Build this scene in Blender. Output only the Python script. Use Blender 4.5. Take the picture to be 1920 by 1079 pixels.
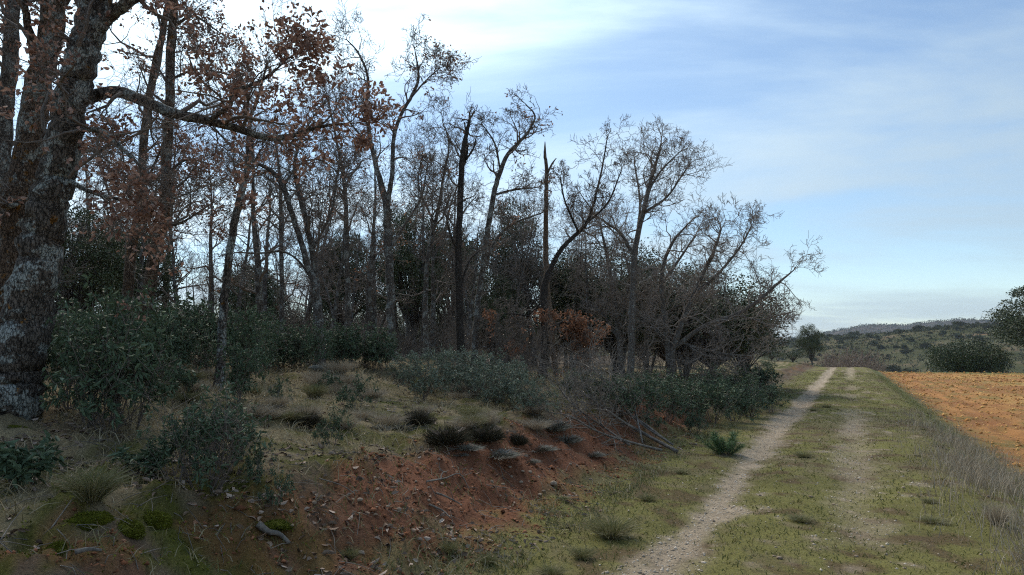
import bpy, math, random
import numpy as np
from mathutils import Vector

# ------------------------------------------------------------------ camera, world, sun, exposure
scene = bpy.context.scene
for o in list(bpy.data.objects):
    bpy.data.objects.remove(o, do_unlink=True)
C = scene.collection
R = math.radians
EYE, FPX, HOR = 1.75, 1400.0, 655.0           # eye height (m), focal length and horizon row of the 1920 px photograph
PITCH = math.atan((HOR - 539.5) / FPX)
cam_d = bpy.data.cameras.new('camera')
cam_d.sensor_width = 36.0
cam_d.lens = 36.0 * FPX / 1920.0
cam_d.clip_start, cam_d.clip_end = 0.05, 20000.0
cam = bpy.data.objects.new('camera', cam_d)
cam.location = (0, 0, EYE)
cam.rotation_euler = (math.pi / 2 + PITCH, 0, 0)
C.objects.link(cam)
scene.camera = cam

SUN_EL, SUN_AZ = R(47), R(-30)                # azimuth measured from +Y (view direction) towards +X
SUN_DIR = (math.sin(SUN_AZ) * math.cos(SUN_EL), math.cos(SUN_AZ) * math.cos(SUN_EL), math.sin(SUN_EL))

def build_world():
    w = bpy.data.worlds.new('World'); scene.world = w; w.use_nodes = True
    nt = w.node_tree; nt.nodes.clear(); N = nt.nodes.new; L = nt.links.new
    out = N('ShaderNodeOutputWorld'); bg = N('ShaderNodeBackground'); bg.inputs['Strength'].default_value = 0.10
    sky = N('ShaderNodeTexSky'); sky.sky_type = 'NISHITA'; sky.sun_disc = False
    sky.sun_elevation = SUN_EL; sky.sun_rotation = SUN_AZ
    sky.air_density = 1.0; sky.dust_density = 0.1; sky.ozone_density = 1.5
    tc = N('ShaderNodeTexCoord')
    def vm(op, a, b=None):
        n = N('ShaderNodeVectorMath'); n.operation = op
        for i, x in enumerate((a, b)):
            if x is None: continue
            if isinstance(x, tuple): n.inputs[i].default_value = x
            else: L(x, n.inputs[i])
        return n
    def mm(op, a, b=None, clamp=False):
        n = N('ShaderNodeMath'); n.operation = op; n.use_clamp = clamp
        for i, x in enumerate((a, b)):
            if x is None: continue
            if isinstance(x, (int, float)): n.inputs[i].default_value = x
            else: L(x, n.inputs[i])
        return n.outputs[0]
    d = vm('NORMALIZE', tc.outputs['Generated']).outputs[0]
    sep = N('ShaderNodeSeparateXYZ'); L(d, sep.inputs[0])
    zc = mm('ADD', mm('MAXIMUM', sep.outputs[2], 0.0), 0.16)
    comb = N('ShaderNodeCombineXYZ')
    L(mm('DIVIDE', sep.outputs[0], zc), comb.inputs[0]); L(mm('DIVIDE', sep.outputs[1], zc), comb.inputs[1])
    mp = N('ShaderNodeMapping'); mp.inputs['Rotation'].default_value = (0, 0, R(-62)); mp.inputs['Scale'].default_value = (0.55, 1.35, 1)
    mp.inputs['Location'].default_value = (1.3, 0.4, 0)
    L(comb.outputs[0], mp.inputs[0])
    n1 = N('ShaderNodeTexNoise'); n1.inputs['Scale'].default_value = 0.8; n1.inputs['Detail'].default_value = 8; n1.inputs['Roughness'].default_value = 0.56; n1.inputs['Distortion'].default_value = 0.5
    L(mp.outputs[0], n1.inputs['Vector'])
    r1 = N('ShaderNodeMapRange'); r1.interpolation_type = 'SMOOTHSTEP'
    r1.inputs['From Min'].default_value = 0.37; r1.inputs['From Max'].default_value = 0.64
    L(n1.outputs['Fac'], r1.inputs['Value'])
    dot = vm('DOT_PRODUCT', d, SUN_DIR).outputs['Value']
    dotc = mm('MAXIMUM', dot, 0.0)
    glow = mm('POWER', dotc, 4.0)                                     # thin cloud lit from behind by the veiled sun
    wide = mm('POWER', dotc, 3.0)
    fac = mm('ADD', mm('MULTIPLY', r1.outputs[0], 0.84), mm('MULTIPLY', wide, 0.42), clamp=True)
    fac = mm('MULTIPLY', fac, 0.94)
    bright = mm('ADD', 2.9, mm('MULTIPLY', glow, 7.5))
    cc = vm('SCALE', (0.83, 1.0, 1.15)); L(bright, cc.inputs['Scale'])
    mix = N('ShaderNodeMix'); mix.data_type = 'RGBA'
    clear = vm('MULTIPLY', sky.outputs[0], (0.66, 0.68, 0.70))          # thin veil dims the clear sky
    L(fac, mix.inputs['Factor']); L(clear.outputs[0], mix.inputs['A']); L(cc.outputs[0], mix.inputs['B'])
    tint = vm('MULTIPLY', mix.outputs['Result'], (0.96, 1.0, 1.0))
    L(tint.outputs[0], bg.inputs['Color']); L(bg.outputs[0], out.inputs[0])
build_world()

sd = bpy.data.lights.new('sun', 'SUN'); sd.energy = 1.5; sd.angle = R(24); sd.color = (1.0, 0.90, 0.76)
sun = bpy.data.objects.new('sun', sd); C.objects.link(sun)
sun.rotation_euler = Vector(SUN_DIR).to_track_quat('Z', 'Y').to_euler()
sun.location = (-20, 30, 40)
vs = scene.view_settings
vs.view_transform = 'Standard'; vs.look = 'None'; vs.exposure = 1.1; vs.gamma = 1.0; vs.use_curve_mapping = False
scene.cycles.use_denoising = False; scene.cycles.filter_width = 1.15
scene.cycles.sample_clamp_indirect = 3.0; scene.cycles.sample_clamp_direct = 6.0
scene.cycles.max_bounces = 5; scene.cycles.diffuse_bounces = 3; scene.cycles.glossy_bounces = 2
scene.cycles.transmission_bounces = 2; scene.cycles.volume_bounces = 1

# ------------------------------------------------------------------ helpers
rng = random.Random(11)
nr = np.random.RandomState(5)

def hash2(ix, iy, seed):
    n = (ix.astype(np.int64) * 374761393 + iy.astype(np.int64) * 668265263 + seed * 144665) & 0x7fffffff
    n = ((n ^ (n >> 13)) * 1274126177) & 0x7fffffff
    return ((n ^ (n >> 16)) & 0xffff) / 65535.0

def vnoise(x, y, seed=0):
    x = np.asarray(x, float); y = np.asarray(y, float)
    ix = np.floor(x); iy = np.floor(y); fx = x - ix; fy = y - iy
    fx = fx * fx * (3 - 2 * fx); fy = fy * fy * (3 - 2 * fy)
    a = hash2(ix, iy, seed); b = hash2(ix + 1, iy, seed); c = hash2(ix, iy + 1, seed); d = hash2(ix + 1, iy + 1, seed)
    return (a * (1 - fx) + b * fx) * (1 - fy) + (c * (1 - fx) + d * fx) * fy

def fbm(x, y, seed=0, octs=4):
    v = 0; a = 0.5; f = 1.0
    for i in range(octs):
        v = v + a * vnoise(np.asarray(x) * f, np.asarray(y) * f, seed + i * 17); a *= 0.5; f *= 2.03
    return v / (1 - 0.5 ** octs)

def sstep(a, b, x):
    t = np.clip((np.asarray(x, float) - a) / (b - a), 0, 1)
    return t * t * (3 - 2 * t)

def mesh_np(name, V, faces, attrs=None, smooth=False):
    """faces: list of int arrays (n,3) or (n,4)."""
    me = bpy.data.meshes.new(name)
    V = np.ascontiguousarray(V, np.float32)
    faces = [np.asarray(f, np.int32) for f in faces if len(f)]
    loops = np.concatenate([f.ravel() for f in faces])
    tot = np.concatenate([np.full(len(f), f.shape[1], np.int32) for f in faces])
    start = np.concatenate([[0], np.cumsum(tot)[:-1]]).astype(np.int32)
    me.vertices.add(len(V)); me.vertices.foreach_set('co', V.ravel())
    me.loops.add(len(loops)); me.loops.foreach_set('vertex_index', loops)
    me.polygons.add(len(tot)); me.polygons.foreach_set('loop_start', start)
    if smooth: me.polygons.foreach_set('use_smooth', np.ones(len(tot), bool))
    me.update(calc_edges=True)
    for k, v in (attrs or {}).items():
        v = np.asarray(v, np.float32)
        if v.ndim == 1:
            at = me.attributes.new(k, 'FLOAT', 'POINT'); at.data.foreach_set('value', v)
        else:
            at = me.attributes.new(k, 'FLOAT_COLOR', 'POINT')
            at.data.foreach_set('color', np.concatenate([v, np.ones((len(v), 1), np.float32)], 1).ravel())
    return me

def obj(name, me, mat=None, parent=None):
    o = bpy.data.objects.new(name, me); C.objects.link(o)
    if mat is not None and not me.materials: me.materials.append(mat)
    if parent is not None: o.parent = parent
    return o

def tag(o, label=None, cat=None, group=None, kind=None):
    if label: o['label'] = label
    if cat: o['category'] = cat
    if group: o['group'] = group
    if kind: o['kind'] = kind
    return o

def empty(name, loc=(0, 0, 0), rz=0.0):
    o = bpy.data.objects.new(name, None); C.objects.link(o)
    o.location = loc; o.rotation_euler = (0, 0, rz); o.empty_display_size = 0.1
    return o

def copy_tree(o, parent=None):
    c = o.copy(); C.objects.link(c); c.parent = parent
    for ch in [k for k in bpy.data.objects if k.parent == o]: copy_tree(ch, c)
    return c

class Proto:
    """Shared part meshes of one kind; place() makes a new thing out of them."""
    def __init__(self, name, parts, height, width):
        self.name, self.parts, self.h, self.w = name, parts, height, width
    def place(self, loc, sxy, sz, rz, label, cat, group=None, tilt=(0, 0)):
        e = empty(self.name, loc, rz); e.scale = (sxy, sxy, sz); e.rotation_euler = (tilt[0], tilt[1], rz)
        for pn, me, kind in self.parts:
            o = bpy.data.objects.new(pn, me); C.objects.link(o); o.parent = e
            if kind: o['kind'] = kind
        return tag(e, label, cat, group)

# ---- pixel to place
CP, SP = math.cos(PITCH), math.sin(PITCH)
def ray(px, py):
    u = (px - 960) / FPX; v = (539.5 - py) / FPX
    return (u, CP - v * SP, SP + v * CP)
def at(px, py, Y):
    d = ray(px, py); k = Y / d[1]
    return (d[0] * k, Y, EYE + d[2] * k)
def px_x(px, Y):          # world X of a photo column at ground level, distance Y
    return (px - 960) / FPX * Y

# ------------------------------------------------------------------ terrain
TA = math.atan(0.45); SA, CA = math.sin(TA), math.cos(TA)          # the track runs 24 degrees to the right of the view
def st(x, y): return x * SA + y * CA, x * CA - y * SA
def xy(s, t): return s * SA + t * CA, s * CA - t * SA

PT = [-60, -30, -18, -12, -9, -7.5, -6, -5, -4.35, -4.05, -3.55, -3.15, -2.7, -2.3, -1.4, 0, 1.3, 1.75, 2.3, 2.9, 3.6, 200]
PZ = [2.0, 1.9, 1.7, 1.52, 1.36, 1.12, 0.92, 0.78, 0.68, 0.56, 0.24, 0.08, 0.02, 0.0, 0, 0, 0, -0.08, -0.33, -0.43, -0.45, -0.45]
FS = [-60, 0, 14, 20, 27, 34, 48, 85, 110]
FZ = [1.0, 1.0, 1.02, 0.86, 0.62, 0.52, 0.48, 0.55, 0.5]
def wander(s, t): return (fbm(s * 0.55, t * 0.2 + 7, 3, 3) - 0.5) * 1.1 * sstep(-2.4, -3.4, t)
def H(x, y):
    x = np.asarray(x, float); y = np.asarray(y, float)
    s, t = x * SA + y * CA, x * CA - y * SA
    z = np.interp(t + wander(s, t), PT, PZ)                                           # the cut wanders in and out
    z = np.where(t < -2.3, z * np.interp(s, FS, FZ), z)
    left = sstep(-3.0, -4.6, t)
    z = z + left * (fbm(x * 0.7, y * 0.7, 21) - 0.5) * 0.34 + left * (fbm(x * 2.6, y * 2.6, 41, 3) - 0.5) * 0.13
    cut = sstep(-2.7, -3.3, t) * sstep(-5.2, -4.4, t)
    z = z + cut * ((fbm(x * 3.5, y * 3.5, 51, 4) - 0.5) * 0.24 + (fbm(x * 11, y * 11, 55, 3) - .5) * .07)
    z = z + sstep(7, 4.5, s) * sstep(-2.8, -3.6, t) * (fbm(x * 4.5, y * 4.5, 57, 3) - .5) * .16
    z = z + (fbm(x * 5, y * 5, 61, 3) - 0.5) * 0.035
    rut = np.exp(-((t + 1.42) / 0.32) ** 2) + 0.8 * np.exp(-((t - 0.02) / 0.3) ** 2)
    z = z - 0.05 * rut
    fld = sstep(3.0, 3.8, t)
    z = z + fld * (.025 * np.sin(t * 9.5 + 1.5 * fbm(s * .2, t, 75, 2)) + (fbm(x * 1.6, y * 1.6, 71, 4) - 0.5) * 0.22 + (fbm(s * 0.08, t * 0.08, 81, 2) - 0.5) * 0.3 * sstep(4, 12, t))
    far = sstep(86, 230, s) ; z = z * (1 - far) - 27 * far
    z = z - 0.9 * sstep(80, 96, s)
    z = z * (1 - sstep(-60, -130, t)) - 27 * sstep(-60, -130, t)
    z = z * (1 - sstep(60, 130, t)) - 27 * sstep(60, 130, t)
    z = z * (1 - sstep(-30, -80, s)) - 27 * sstep(-30, -80, s)
    return z
def hz(x, y): return float(H(np.array([x]), np.array([y]))[0])

def ground_px(px, py):
    """Where the line of sight through a pixel meets the ground."""
    d = ray(px, py); k = np.linspace(3.5, 90, 3000)
    x, y, z = d[0] * k, d[1] * k, EYE + d[2] * k
    below = z < H(x, y)
    i = int(np.argmax(below)) if below.any() else len(k) - 1
    return float(x[i]), float(y[i]), float(H(x[i:i+1], y[i:i+1])[0])

def mixc(a, b, f):
    f = np.asarray(f)[:, None]
    return a * (1 - f) + np.asarray(b)[None, :] * f

def ground_colour(x, y):
    s, t = x * SA + y * CA, x * CA - y * SA
    n1 = fbm(x * 1.1, y * 1.1, 101); n2 = fbm(x * 4.3, y * 4.3, 111, 3); n3 = fbm(x * 0.35, y * 0.35, 121, 3)
    nn = vnoise(x * 14, y * 14, 131); tw = t + wander(s, t)
    col = np.tile(np.array([0.13, 0.095, 0.062]), (len(x), 1))                      # leaf litter under the trees
    dry = sstep(-15, -10.5, t + (n1 - .5) * 4) * sstep(-4.2, -5.2, t + (n2 - .5) * 1.2)
    col = mixc(col, (0.29, 0.23, 0.13), dry * 0.9)
    moss = sstep(0.50, 0.66, n1 * 0.6 + n2 * 0.4) * sstep(-11, -8, t) * sstep(-3.2, -4.0, t)
    moss = np.maximum(moss, sstep(.40, .56, n2) * sstep(-6.6, -5.4, t) * sstep(-3.9, -4.3, tw) * 0.85)
    moss = np.maximum(moss, sstep(.38, .52, n2) * sstep(-6.6, -5.4, t) * sstep(-2.9, -3.3, t) * sstep(6.0, 4.5, s))
    col = mixc(col, (0.085, 0.088, 0.014), moss)
    litter = sstep(0.55, 0.7, n2) * sstep(9, 4, s) * sstep(-4, -5, t)
    col = mixc(col, (0.10, 0.072, 0.05), litter * 0.7)
    soil = sstep(-4.5, -4.1, tw + (n2 - .5) * .9) * sstep(-2.55, -3.15, t + (n2 - .5) * 1.2) * sstep(22, 12, s + (n1 - .5) * 10) * np.maximum(sstep(4.2, 5.6, s + (n1 - .5) * 2.5), .55 * sstep(.52, .6, n1))
    soil = np.maximum(soil, 0.5 * sstep(.4, .6, n1) * sstep(-4.6, -4.0, t + (n2 - .5)) * sstep(-2.9, -3.3, t) * sstep(40, 60, s))
    soilc = np.array([0.215, 0.09, 0.048])[None, :] * (0.65 + 0.7 * n2)[:, None]
    col = col * (1 - soil[:, None]) + soilc * soil[:, None]
    verge = sstep(-3.5, -2.75, t + (n2 - .5) * 1.4) * sstep(2.8, 2.1, t)
    green = np.array([0.178, 0.165, 0.050])
    gcol = green[None, :] * (0.72 + 0.6 * n1)[:, None]
    gcol = mixc(gcol, (0.175, 0.138, 0.078), sstep(0.46, 0.64, n2 * .6 + n3 * .4) * 0.7)
    gcol = mixc(gcol, (0.11, 0.066, 0.04), sstep(0.60, 0.68, fbm(x * 2.4, y * 2.4, 151, 3)) * .7)
    gcol = mixc(gcol, (0.095, 0.125, 0.03), sstep(1.5, 2.4, t) * 0.7)
    col = col * (1 - verge[:, None]) + gcol * verge[:, None]
    wl = 0.20 + (n1 - .5) * 0.35 + .08 * sstep(10, 20, s)
    g = sstep(wl + .14, wl - .12, np.abs(t + 1.47 + (n3 - .5) * .25) + (n2 - .5) * .35)
    patch = sstep(0.42, 0.58, fbm(s * 0.35, t * 0.8, 141, 3))
    g2 = sstep(.40, .12, np.abs(t - .02 + (n1 - .5) * .5) + (n2 - .5) * .5) * np.maximum(patch * .5, .8 * sstep(15, 18, s) * sstep(24, 20, s) + .8 * sstep(45, 55, s)) * 0.85
    g3 = sstep(.60, .70, n2 * .55 + n1 * .45) * sstep(-2.2, -1.8, t) * sstep(1.6, 1.0, t) * 0.7
    g = np.maximum(np.maximum(g, g2), g3)
    gc = np.array([0.39, 0.31, 0.22])[None, :] * (0.72 + 0.5 * nn)[:, None]
    col = col * (1 - g[:, None]) + gc * g[:, None]
    fld = sstep(2.35, 2.85, t + (n2 - .5) * .9 + (n1 - .5) * 1.0)
    fc = np.array([0.40, 0.19, 0.066])[None, :] * (0.62 + 0.75 * n2)[:, None]
    fc = mixc(fc, (0.53, 0.325, 0.11), sstep(0.36, 0.58, n1 * .5 + nn * .5) * sstep(3.5, 8, t) * .85)
    fc = mixc(fc, (0.25, 0.10, 0.042), sstep(0.42, .62, n3) * .6)
    fc = mixc(fc, (0.15, 0.15, 0.045), np.maximum(sstep(.60, .70, n1) * .6, sstep(.45, .6, n2) * sstep(3.6, 2.6, t) * .7))
    col = col * (1 - fld[:, None]) + fc * fld[:, None]
    fg = sstep(76, 82, s + (n1 - .5) * 5) * sstep(2, 3, t)
    col = mixc(col, (0.11, 0.14, 0.04), fg)
    col = mixc(col, (0.13, 0.115, 0.06), sstep(96, 110, s))
    return np.clip(col, 0.005, 0.8), dict(g=g, soil=soil, verge=verge, fld=fld, dry=dry, moss=moss)

# ------------------------------------------------------------------ materials
def new_mat(name):
    m = bpy.data.materials.new(name); m.use_nodes = True
    nt = m.node_tree; nt.nodes.clear()
    o = nt.nodes.new('ShaderNodeOutputMaterial'); b = nt.nodes.new('ShaderNodeBsdfPrincipled')
    nt.links.new(b.outputs[0], o.inputs[0])
    return m, nt, b

def nz(nt, scale, detail=4, rough=.6, vec=None):
    n = nt.nodes.new('ShaderNodeTexNoise'); n.inputs['Scale'].default_value = scale
    n.inputs['Detail'].default_value = detail; n.inputs['Roughness'].default_value = rough
    if vec is not None: nt.links.new(vec, n.inputs['Vector'])
    return n
def rampn(nt, src, stops):
    r = nt.nodes.new('ShaderNodeValToRGB'); nt.links.new(src, r.inputs[0])
    e = r.color_ramp.elements
    while len(e) < len(stops): e.new(0.5)
    for i, (p, c) in enumerate(stops):
        e[i].position = p; e[i].color = (*c, 1) if len(c) == 3 else c
    return r.outputs[0]
def mixn(nt, f, a, b, blend='MIX'):
    m = nt.nodes.new('ShaderNodeMix'); m.data_type = 'RGBA'; m.blend_type = blend
    for k, x in (('Factor', f), ('A', a), ('B', b)):
        if isinstance(x, (int, float)): m.inputs[k].default_value = x
        elif isinstance(x, tuple): m.inputs[k].default_value = (*x, 1)
        else: nt.links.new(x, m.inputs[k])
    return m.outputs['Result']
def bumpn(nt, b, h, strength, dist):
    n = nt.nodes.new('ShaderNodeBump'); n.inputs['Strength'].default_value = strength; n.inputs['Distance'].default_value = dist
    nt.links.new(h, n.inputs['Height']); nt.links.new(n.outputs[0], b.inputs['Normal'])

def mat_ground():
    m, nt, b = new_mat('ground_cover')
    a = nt.nodes.new('ShaderNodeAttribute'); a.attribute_name = 'col'
    geo = nt.nodes.new('ShaderNodeNewGeometry')
    n1 = nz(nt, 22, 6, .7, geo.outputs['Position']); n2 = nz(nt, 95, 3, .6, geo.outputs['Position'])
    v = rampn(nt, n1.outputs['Fac'], [(.28, (.45, .45, .45)), (.5, (1, 1, 1)), (.74, (1.0, 1.0, 1.0))])
    c = mixn(nt, .9, a.outputs['Color'], v, 'MULTIPLY')
    c2 = rampn(nt, n2.outputs['Fac'], [(.3, (.55, .52, .5)), (.55, (1, 1, 1)), (.72, (1, 1, 1))])
    c = mixn(nt, .8, c, c2, 'MULTIPLY')
    sp = rampn(nt, n2.outputs['Fac'], [(.66, (0, 0, 0)), (.74, (1, 1, 1))])
    c = mixn(nt, sp, c, mixn(nt, .5, c, (.42, .36, .28)))
    nt.links.new(c, b.inputs['Base Color']); b.inputs['Roughness'].default_value = .95; b.inputs['Specular IOR Level'].default_value = .15
    bumpn(nt, b, n1.outputs['Fac'], .8, .05)
    return m

def mat_far(name, stops, scale):
    m, nt, b = new_mat(name)
    geo = nt.nodes.new('ShaderNodeNewGeometry')
    n1 = nz(nt, scale, 8, .65, geo.outputs['Position'])
    nt.links.new(rampn(nt, n1.outputs['Fac'], stops), b.inputs['Base Color'])
    b.inputs['Roughness'].default_value = 1; b.inputs['Specular IOR Level'].default_value = 0
    return m

def mat_bark(name, dark, light, lichen, lichen_amt, orange_amt, scale=1.0, moss=0.0):
    m, nt, b = new_mat(name)
    tc = nt.nodes.new('ShaderNodeTexCoord')
    mp = nt.nodes.new('ShaderNodeMapping'); mp.inputs['Scale'].default_value = (1, 1, .42); nt.links.new(tc.outputs['Object'], mp.inputs[0])
    n = nz(nt, 26 * scale, 6, .7, mp.outputs[0])
    vo = nt.nodes.new('ShaderNodeTexVoronoi'); vo.feature = 'DISTANCE_TO_EDGE'; vo.inputs['Scale'].default_value = 34 * scale
    w = nt.nodes.new('ShaderNodeVectorMath'); w.operation = 'ADD'; nt.links.new(mp.outputs[0], w.inputs[0])
    sc = nt.nodes.new('ShaderNodeVectorMath'); sc.operation = 'SCALE'; sc.inputs['Scale'].default_value = .07 / scale
    nt.links.new(n.outputs['Color'], sc.inputs[0]); nt.links.new(sc.outputs[0], w.inputs[1]); nt.links.new(w.outputs[0], vo.inputs['Vector'])
    crack = rampn(nt, vo.outputs['Distance'], [(.0, (0, 0, 0)), (.10, (1, 1, 1))])
    c = rampn(nt, n.outputs['Fac'], [(.3, dark), (.68, light)])
    l1 = nz(nt, 4.5 * scale, 7, .7, tc.outputs['Object'])
    lm = rampn(nt, l1.outputs['Fac'], [(.61 - lichen_amt, (0, 0, 0)), (.64 - lichen_amt, (1, 1, 1))])
    l2 = nz(nt, 60 * scale, 3, .6, tc.outputs['Object'])
    lc = mixn(nt, l2.outputs['Fac'], tuple(x * .6 for x in lichen), tuple(min(1, x * 1.3) for x in lichen))
    c = mixn(nt, lm, c, lc)
    o1 = nz(nt, 7.5 * scale, 4, .6, tc.outputs['Object'])
    om = rampn(nt, o1.outputs['Fac'], [(.70 - orange_amt, (0, 0, 0)), (.76 - orange_amt, (1, 1, 1))])
    c = mixn(nt, om, c, (.22, .10, .022))
    if moss > 0:
        m1 = nz(nt, 3.1, 4, .6, tc.outputs['Object'])
        c = mixn(nt, rampn(nt, m1.outputs['Fac'], [(.66 - moss, (0, 0, 0)), (.74 - moss, (1, 1, 1))]), c, (.05, .055, .012))
    c = mixn(nt, .48, c, crack, 'MULTIPLY')
    nt.links.new(c, b.inputs['Base Color']); b.inputs['Roughness'].default_value = .95; b.inputs['Specular IOR Level'].default_value = .1
    h = mixn(nt, .5, crack, n.outputs['Fac'])
    bumpn(nt, b, h, 1.0, .03)
    return m

def mat_leaf(name, stops, rough=.6, spec=.25, transl=0.0):
    m, nt, b = new_mat(name)
    a = nt.nodes.new('ShaderNodeAttribute'); a.attribute_name = 'rnd'
    c = rampn(nt, a.outputs['Fac'], stops)
    nt.links.new(c, b.inputs['Base Color']); b.inputs['Roughness'].default_value = rough; b.inputs['Specular IOR Level'].default_value = spec
    if transl > 0:
        tr = nt.nodes.new('ShaderNodeBsdfTranslucent'); nt.links.new(c, tr.inputs[0])
        mx = nt.nodes.new('ShaderNodeMixShader'); mx.inputs[0].default_value = transl
        nt.links.new(b.outputs[0], mx.inputs[1]); nt.links.new(tr.outputs[0], mx.inputs[2])
        out = [n for n in nt.nodes if n.type == 'OUTPUT_MATERIAL'][0]; nt.links.new(mx.outputs[0], out.inputs[0])
    return m

def mat_stone(name, a_, b_):
    m, nt, b = new_mat(name)
    tc = nt.nodes.new('ShaderNodeNewGeometry')
    n = nz(nt, 18, 5, .65, tc.outputs['Position'])
    nt.links.new(rampn(nt, n.outputs['Fac'], [(.3, a_), (.7, b_)]), b.inputs['Base Color']); b.inputs['Roughness'].default_value = .9
    bumpn(nt, b, n.outputs['Fac'], .6, .02)
    return m

M = dict(
    ground=mat_ground(),
    hillside=mat_far('hillside_scrub', [(.38, (.045, .052, .026)), (.52, (.09, .088, .05)), (.62, (.14, .11, .07)), (.72, (.22, .12, .07))], .05),
    ridge=mat_far('ridge_scrub', [(.35, (.04, .036, .032)), (.6, (.085, .068, .058)), (.75, (.11, .085, .07))], .012),
    bark_big=mat_bark('lichened_oak_bark', (.05, .042, .035), (.19, .16, .135), (.33, .345, .32), .10, .06, 1.0),
    bark=mat_bark('oak_bark', (.07, .06, .052), (.21, .18, .155), (.33, .335, .31), .09, .02, 1.4),
    bark_orange=mat_bark('orange_lichened_bark', (.06, .046, .036), (.19, .13, .09), (.30, .31, .28), .07, .10, 1.2),
    bark_dark=mat_bark('dark_dead_bark', (.035, .03, .027), (.10, .085, .073), (.2, .2, .18), -.03, -.1, 1.4),
    bark_pale=mat_bark('pale_twiggy_bark', (.12, .105, .09), (.27, .235, .205), (.36, .36, .33), .04, -.1, 1.6),
    snag=mat_bark('bare_snag_wood', (.12, .085, .06), (.30, .23, .17), (.3, .28, .24), -.1, -.1, 1.4),
    twig=mat_stone('twig_bark', (.10, .08, .066), (.20, .165, .14)),
    twig_pale=mat_stone('pale_twig_bark', (.16, .135, .115), (.31, .265, .23)),
    twig_pink=mat_stone('pinkish_twigs', (.16, .115, .09), (.27, .20, .16)),
    deadwood=mat_stone('weathered_deadwood', (.07, .06, .05), (.24, .205, .17)),
    dead_leaf=mat_leaf('withered_oak_leaf', [(0, (.15, .08, .058)), (.5, (.30, .17, .125)), (1, (.46, .31, .25))], .7, .15, .25),
    rust_leaf=mat_leaf('rusty_oak_leaf', [(0, (.16, .072, .04)), (.5, (.29, .135, .075)), (1, (.42, .23, .14))], .7, .15, .3),
    litter=mat_leaf('fallen_leaf', [(0, (.09, .06, .045)), (.45, (.21, .15, .11)), (.8, (.32, .235, .18)), (1, (.48, .38, .31))], .8, .15),
    cistus=mat_leaf('cistus_leaf', [(0, (.042, .065, .034)), (.5, (.085, .125, .070)), (.85, (.13, .18, .105)), (1, (.19, .23, .15))], .6, .22, .1),
    cistus_pale=mat_leaf('pale_cistus_leaf', [(0, (.09, .115, .075)), (.5, (.165, .20, .14)), (1, (.28, .31, .24))], .65, .22, .1),
    holm=mat_leaf('holm_oak_leaf', [(0, (.03, .042, .017)), (.5, (.068, .088, .038)), (.9, (.115, .135, .066)), (1, (.155, .165, .09))], .5, .35),
    scrub=mat_leaf('far_scrub_leaf', [(0, (.03, .04, .02)), (.6, (.065, .075, .038)), (1, (.13, .115, .065))], .8, .1),
    heather=mat_leaf('heather_sprig', [(0, (.035, .034, .02)), (.6, (.075, .066, .042)), (1, (.13, .105, .07))], .9, .1),
    greyshrub=mat_leaf('grey_dwarf_sprig', [(0, (.14, .14, .11)), (.6, (.27, .26, .215)), (1, (.38, .35, .30))], .9, .1),
    grass=mat_leaf('short_green_grass', [(0, (.08, .092, .026)), (.5, (.155, .158, .048)), (.8, (.22, .195, .085)), (1, (.32, .255, .15))], .7, .2, .2),
    drygrass=mat_leaf('dry_grass', [(0, (.13, .11, .055)), (.5, (.30, .24, .14)), (1, (.50, .42, .28))], .8, .15, .2),
    greygrass=mat_leaf('grey_dead_grass', [(0, (.17, .14, .10)), (.5, (.33, .275, .20)), (1, (.50, .43, .33))], .8, .15, .2),
    tussock=mat_leaf('tussock_blade', [(0, (.075, .09, .028)), (.5, (.15, .155, .06)), (.75, (.27, .235, .13)), (1, (.40, .345, .23))], .7, .2, .2),
    mossy=mat_leaf('moss_tuft', [(0, (.06, .066, .008)), (.6, (.12, .125, .014)), (1, (.19, .19, .03))], .9, .1),
    needle=mat_leaf('seedling_needle', [(0, (.035, .075, .025)), (.6, (.075, .15, .05)), (1, (.13, .22, .08))], .6, .3),
    gravel=mat_leaf('gravel_stone', [(0, (.22, .175, .13)), (.5, (.40, .33, .25)), (1, (.58, .51, .42))], .9, .2),
    clod=mat_leaf('soil_clod', [(0, (.24, .10, .035)), (.4, (.43, .215, .072)), (1, (.60, .38, .14))], .95, .1),
    redcrumb=mat_leaf('red_soil_crumb', [(0, (.12, .05, .025)), (.7, (.25, .10, .05)), (1, (.33, .17, .10))], .95, .1),
    stone=mat_stone('field_stone', (.17, .115, .08), (.36, .28, .20)),
    rock=mat_stone('grey_rock', (.10, .10, .08), (.22, .215, .19)),
)

# ------------------------------------------------------------------ ground sheets
def axis(lo, a, b, hi, fine, growth):
    v = list(np.arange(a, b + 1e-6, fine))
    d = fine; x = v[-1]
    while x < hi: d *= growth; x += d; v.append(x)
    d = fine; x = v[0]; pre = []
    while x > lo: d *= growth; x -= d; pre.append(x)
    return np.array(pre[::-1] + v)
sv = axis(-95, 2.5, 16, 262, .09, 1.04)
tv = axis(-145, -6.5, 3.4, 145, .075, 1.05)
S, T = np.meshgrid(sv, tv, indexing='ij')
gx, gy = xy(S.ravel(), T.ravel())
gz = H(gx, gy)
gcol, masks = ground_colour(gx, gy)
ns, ntt = len(sv), len(tv)
idx = np.arange(ns * ntt).reshape(ns, ntt)
quads = np.stack([idx[:-1, :-1], idx[:-1, 1:], idx[1:, 1:], idx[1:, :-1]], -1).reshape(-1, 4)
tc_ = ((T[:-1, :-1] + T[1:, 1:]) / 2).ravel(); sc_ = ((S[:-1, :-1] + S[1:, 1:]) / 2).ravel()
reg = np.zeros(len(quads), int)
reg[(tc_ > -2.3) & (tc_ < 0.9) & (sc_ < 100)] = 1
reg[(tc_ > 2.4) & (sc_ < 84)] = 2
V = np.stack([gx, gy, gz], 1)
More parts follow.
